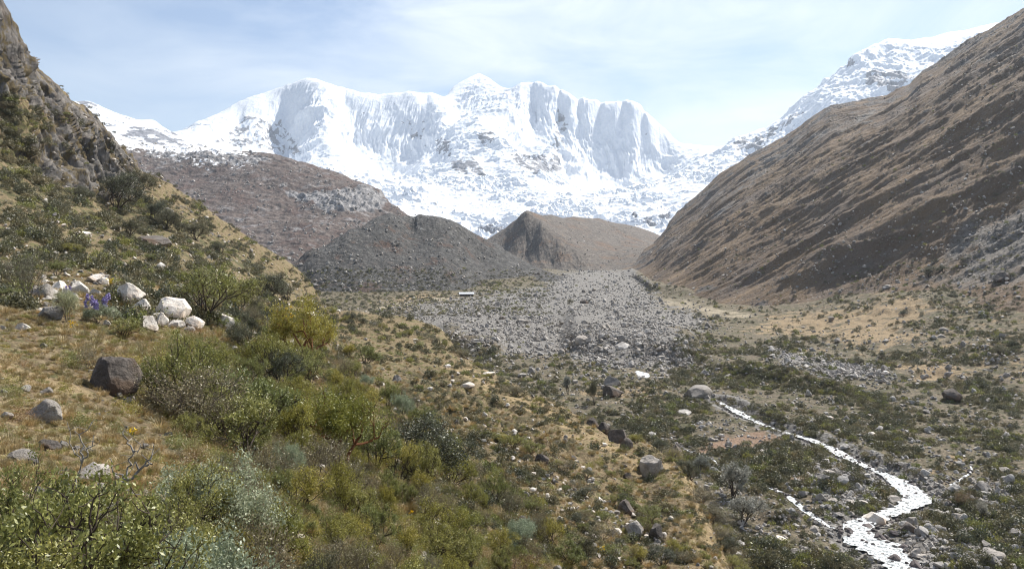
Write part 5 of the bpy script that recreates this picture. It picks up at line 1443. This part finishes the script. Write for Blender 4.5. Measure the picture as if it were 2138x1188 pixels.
# low scrub of the valley
def tuft_mesh(seed, mat, nl, size, flat=.6, rad=.22, aspect=.5):
    r = np.random.default_rng(seed)
    c = [np.array([math.cos(a_) * rr, math.sin(a_) * rr, flat * (.25 + .65 * r.random()) * (1 - .6 * rr / .5)]) for a_, rr in zip(r.uniform(0, 6.28, 26), .5 * np.sqrt(r.random(26)))]
    V, Fc = leaves(r, c, nl, rad * .42, size, aspect, .5)
    return mesh_from('tuft', V, Fc, mat)
heath = [tuft_mesh(700 + i, (L_HEATH, L_HEATH, L_HEATH, L_DARK, L_DRY, L_GREEN)[i % 6], 420, .12, (.6, .8, .5, .9, .6, .7)[i % 6]) for i in range(12)]
def acc_heath(x, y):
    if pm(x, y, RUBBLE, 9): return .05
    if pm(x, y, RUB2, 5): return .1
    if pm(x, y, RIGHTB, 14): return .28
    if pm(x, y, [(1690, 960), (1820, 970), (1850, 1010), (1830, 1050), (1740, 1060), (1680, 1010)], 6): return .2
    if pm(x, y, [(1530, 690), (1620, 655), (1900, 625), (1960, 650), (1880, 690), (1990, 700), (1830, 735), (1740, 715), (1640, 702)], 8): return .16
    if pm(x, y, [(1860, 758), (1960, 765), (2040, 790), (1950, 800), (1880, 785)], 5): return .05
    if pm(x, y, [(1450, 945), (1480, 915), (1560, 900), (1650, 903), (1620, 925), (1520, 940)], 5) or pm(x, y, [(1635, 995), (1700, 985), (1710, 1015), (1660, 1020)], 4): return .06
    if pm(x, y, [(1330, 622), (1430, 622), (1500, 640), (1610, 655), (1560, 668), (1480, 665), (1440, 648), (1350, 640)], 4): return .05
    if pm(x, y, [(1500, 690), (1640, 705), (1850, 765), (2000, 830), (2138, 850), (2138, 960), (1900, 880), (1640, 830), (1440, 790), (1440, 720)], 14): return 1.0
    if pm(x, y, [(1640, 680), (1760, 670), (1760, 720), (1660, 715)], 6): return 1.0
    if pm(x, y, [(1880, 680), (2138, 640), (2138, 830), (1980, 760)], 14): return .8
    return .62
def heath_size(x, y, loc):
    n_ = float(perlin(loc.x / 24, loc.y / 32, 3.0)) + .5 * float(perlin(loc.x / 6, loc.y / 8, 9.0)) + .04
    if n_ < .0 and RG.random() < .85: return 0
    return powr(.35, 2.0, 2.4) * (1 + loc.y / 900) * (.8 + .7 * max(0, n_))
A_ = scatter(17000, 640, 2138, 575, 1188, acc_heath, [valley_floor, hillside], heath_size, 12, .1, 95, 900, .08)
stuff('valley_scrub', 'dark low scrub spread over the valley floor', *A_, heath)
A_ = scatter(3600, 0, 700, 180, 680, lambda x, y: (.04 if in_poly(x, y, CLIFF) else 0 if (55 < x < 235 and 565 < y < 690) else .8 if perlin(x / 45, y / 30, 8.0) > -.05 else .1), [hillside], lambda x, y, l: powr(.35, 1.7, 2.2) * min(1.5, .35 + l.y / 130), 12, .1, 28, 400, .08)
stuff('slope_scrub', 'low olive scrub on the upper near slope', *A_, heath)
A_ = scatter(3000, 1290, 2138, 60, 640, lambda x, y: .9 if y > 570 - .1 * (x - 1700) and x > 1750 else .3, [mountainside], lambda x, y, l: powr(.5, 2.4, 3.0), 12, .1, 0, 2000, .08)
stuff('mountainside_scrub', 'dark tufts and scrub dotting the right mountainside', *A_, heath)
A_ = scatter(2500, 620, 1150, 560, 660, lambda x, y: 1, [left_moraine, valley_floor], lambda x, y, l: powr(.9, 3.0, 3.0), 12, .1, 300, 2000, .08)
stuff('moraine_scrub', 'dark scrub at the foot of the left moraine', *A_, heath)

A_ = scatter(2900, 640, 1540, 655, 1188, lambda x, y: (.9 if perlin(x / 30, y / 18, 6.0) > -.02 else .12) * (1 if x > 820 or y < 760 else .3) * (.3 if (x > 1150 and y > 900) else 1) * (.28 if in_poly(x, y, [(820, 760), (950, 770), (1060, 850), (1180, 890), (1250, 960), (1120, 980), (980, 930), (860, 850)]) else 1), [hillside], lambda x, y, l: powr(.18, .8, 2.2) * (.6 + l.y / 130), 12, .1, 28, 400, .08)
stuff('spur_scrub', 'low olive brown scrub covering the spur', *A_, heath)

# grass and herbs of the near slope
def grass_mesh(seed, mat, nb, h, spread, w=.012):
    r = np.random.default_rng(seed); V = []; a = r.uniform(0, 6.28, nb); rr = spread * np.sqrt(r.random(nb)) * .4
    b = np.column_stack([np.cos(a) * rr, np.sin(a) * rr, 0 * a]); lean = np.column_stack([np.cos(a), np.sin(a), 0 * a]) * (r.uniform(.1, .9, nb) * h)[:, None]
    hh = h * r.uniform(.5, 1, nb); side = np.column_stack([-np.sin(a + r.normal(size=nb)), np.cos(a), 0 * a]) * w
    mid = b + lean * .4; mid[:, 2] = hh * .65; tip = b + lean; tip[:, 2] = hh
    V = np.stack([b - side, b + side, mid + side * .7, mid - side * .7, tip], 1).reshape(-1, 3)
    base = np.arange(nb)[:, None] * 5
    q = np.concatenate([base + [[0, 1, 2, 3]], base + [[3, 2, 4, 4]]])
    me = bpy.data.meshes.new('grass_tuft')
    F1 = (base + [[0, 1, 2]]).tolist() + (base + [[0, 2, 3]]).tolist() + (base + [[3, 2, 4]]).tolist()
    return mesh_from('grass_tuft', V, F1, mat)
grasses = [grass_mesh(800 + i, L_STRAW, 110, .5, .7) for i in range(6)] + [grass_mesh(810 + i, L_MOSSG, 120, .3, .9) for i in range(2)]
A_ = scatter(13000, 0, 1560, 560, 1188, lambda x, y: .75 if in_poly(x, y, [(820, 760), (950, 770), (1060, 850), (1180, 890), (1250, 960), (1120, 980), (980, 930), (860, 850)]) else .6 if x > 850 else 1, [hillside], lambda x, y, l: powr(.10, .42, 2.0) * (.55 if in_poly(x, y, [(-50, 690), (110, 700), (260, 830), (330, 900), (470, 1010), (300, 1060), (-50, 1060)]) else 1) * min(1.7, .7 + l.y / 45), 8, .12, 3.5, 110, .05)
stuff('grass', 'straw coloured tussock grass covering the near slope', *A_, grasses)
herbs = [tuft_mesh(900 + i, (L_GREEN, L_YELL, L_STRAW, L_DRY, L_GREEN, L_ORANGE, L_GREEN, L_YELL)[i], 900, .055, .8, .3, .4) for i in range(8)]
A_ = scatter(3600, 0, 1500, 600, 1188, lambda x, y: 0 if (55 < x < 480 and 570 < y < 700) else 1 if pm(x, y, THICK, 20) else .04, [hillside], lambda x, y, l: powr(.15, .6, 1.8) * min(1.5, .6 + l.y / 60), 8, .12, 4, 120, .05)
stuff('undergrowth', 'low green herbs and undergrowth between the shrubs', *A_, herbs)

# ------------------------------------------------------------------ air
def make_haze():
    me = bpy.data.meshes.new('haze')
    x, y, z0, z1 = 9100, 9100, -62, 1500
    v = [(sx * x, sy * y, z) for z in (z0, z1) for sx, sy in ((-1, -1), (1, -1), (1, 1), (-1, 1))]
    me.from_pydata(v, [], [(3, 2, 1, 0), (4, 5, 6, 7), (0, 1, 5, 4), (1, 2, 6, 5), (2, 3, 7, 6), (3, 0, 4, 7)])
    ob = bpy.data.objects.new('haze', me); scene.collection.objects.link(ob)
    m = bpy.data.materials.new('thin_haze'); m.use_nodes = True; nt = m.node_tree; nt.nodes.clear()
    o = nt.nodes.new('ShaderNodeOutputMaterial'); v = nt.nodes.new('ShaderNodeVolumePrincipled')
    v.inputs['Color'].default_value = (0.80, 0.89, 1.0, 1); v.inputs['Density'].default_value = 6.5e-5
    v.inputs['Anisotropy'].default_value = 0.3
    nt.links.new(v.outputs[0], o.inputs['Volume']); me.materials.append(m)
    ob['kind'] = 'stuff'; ob['label'] = 'thin pale blue haze filling the air of the valley'
make_haze()
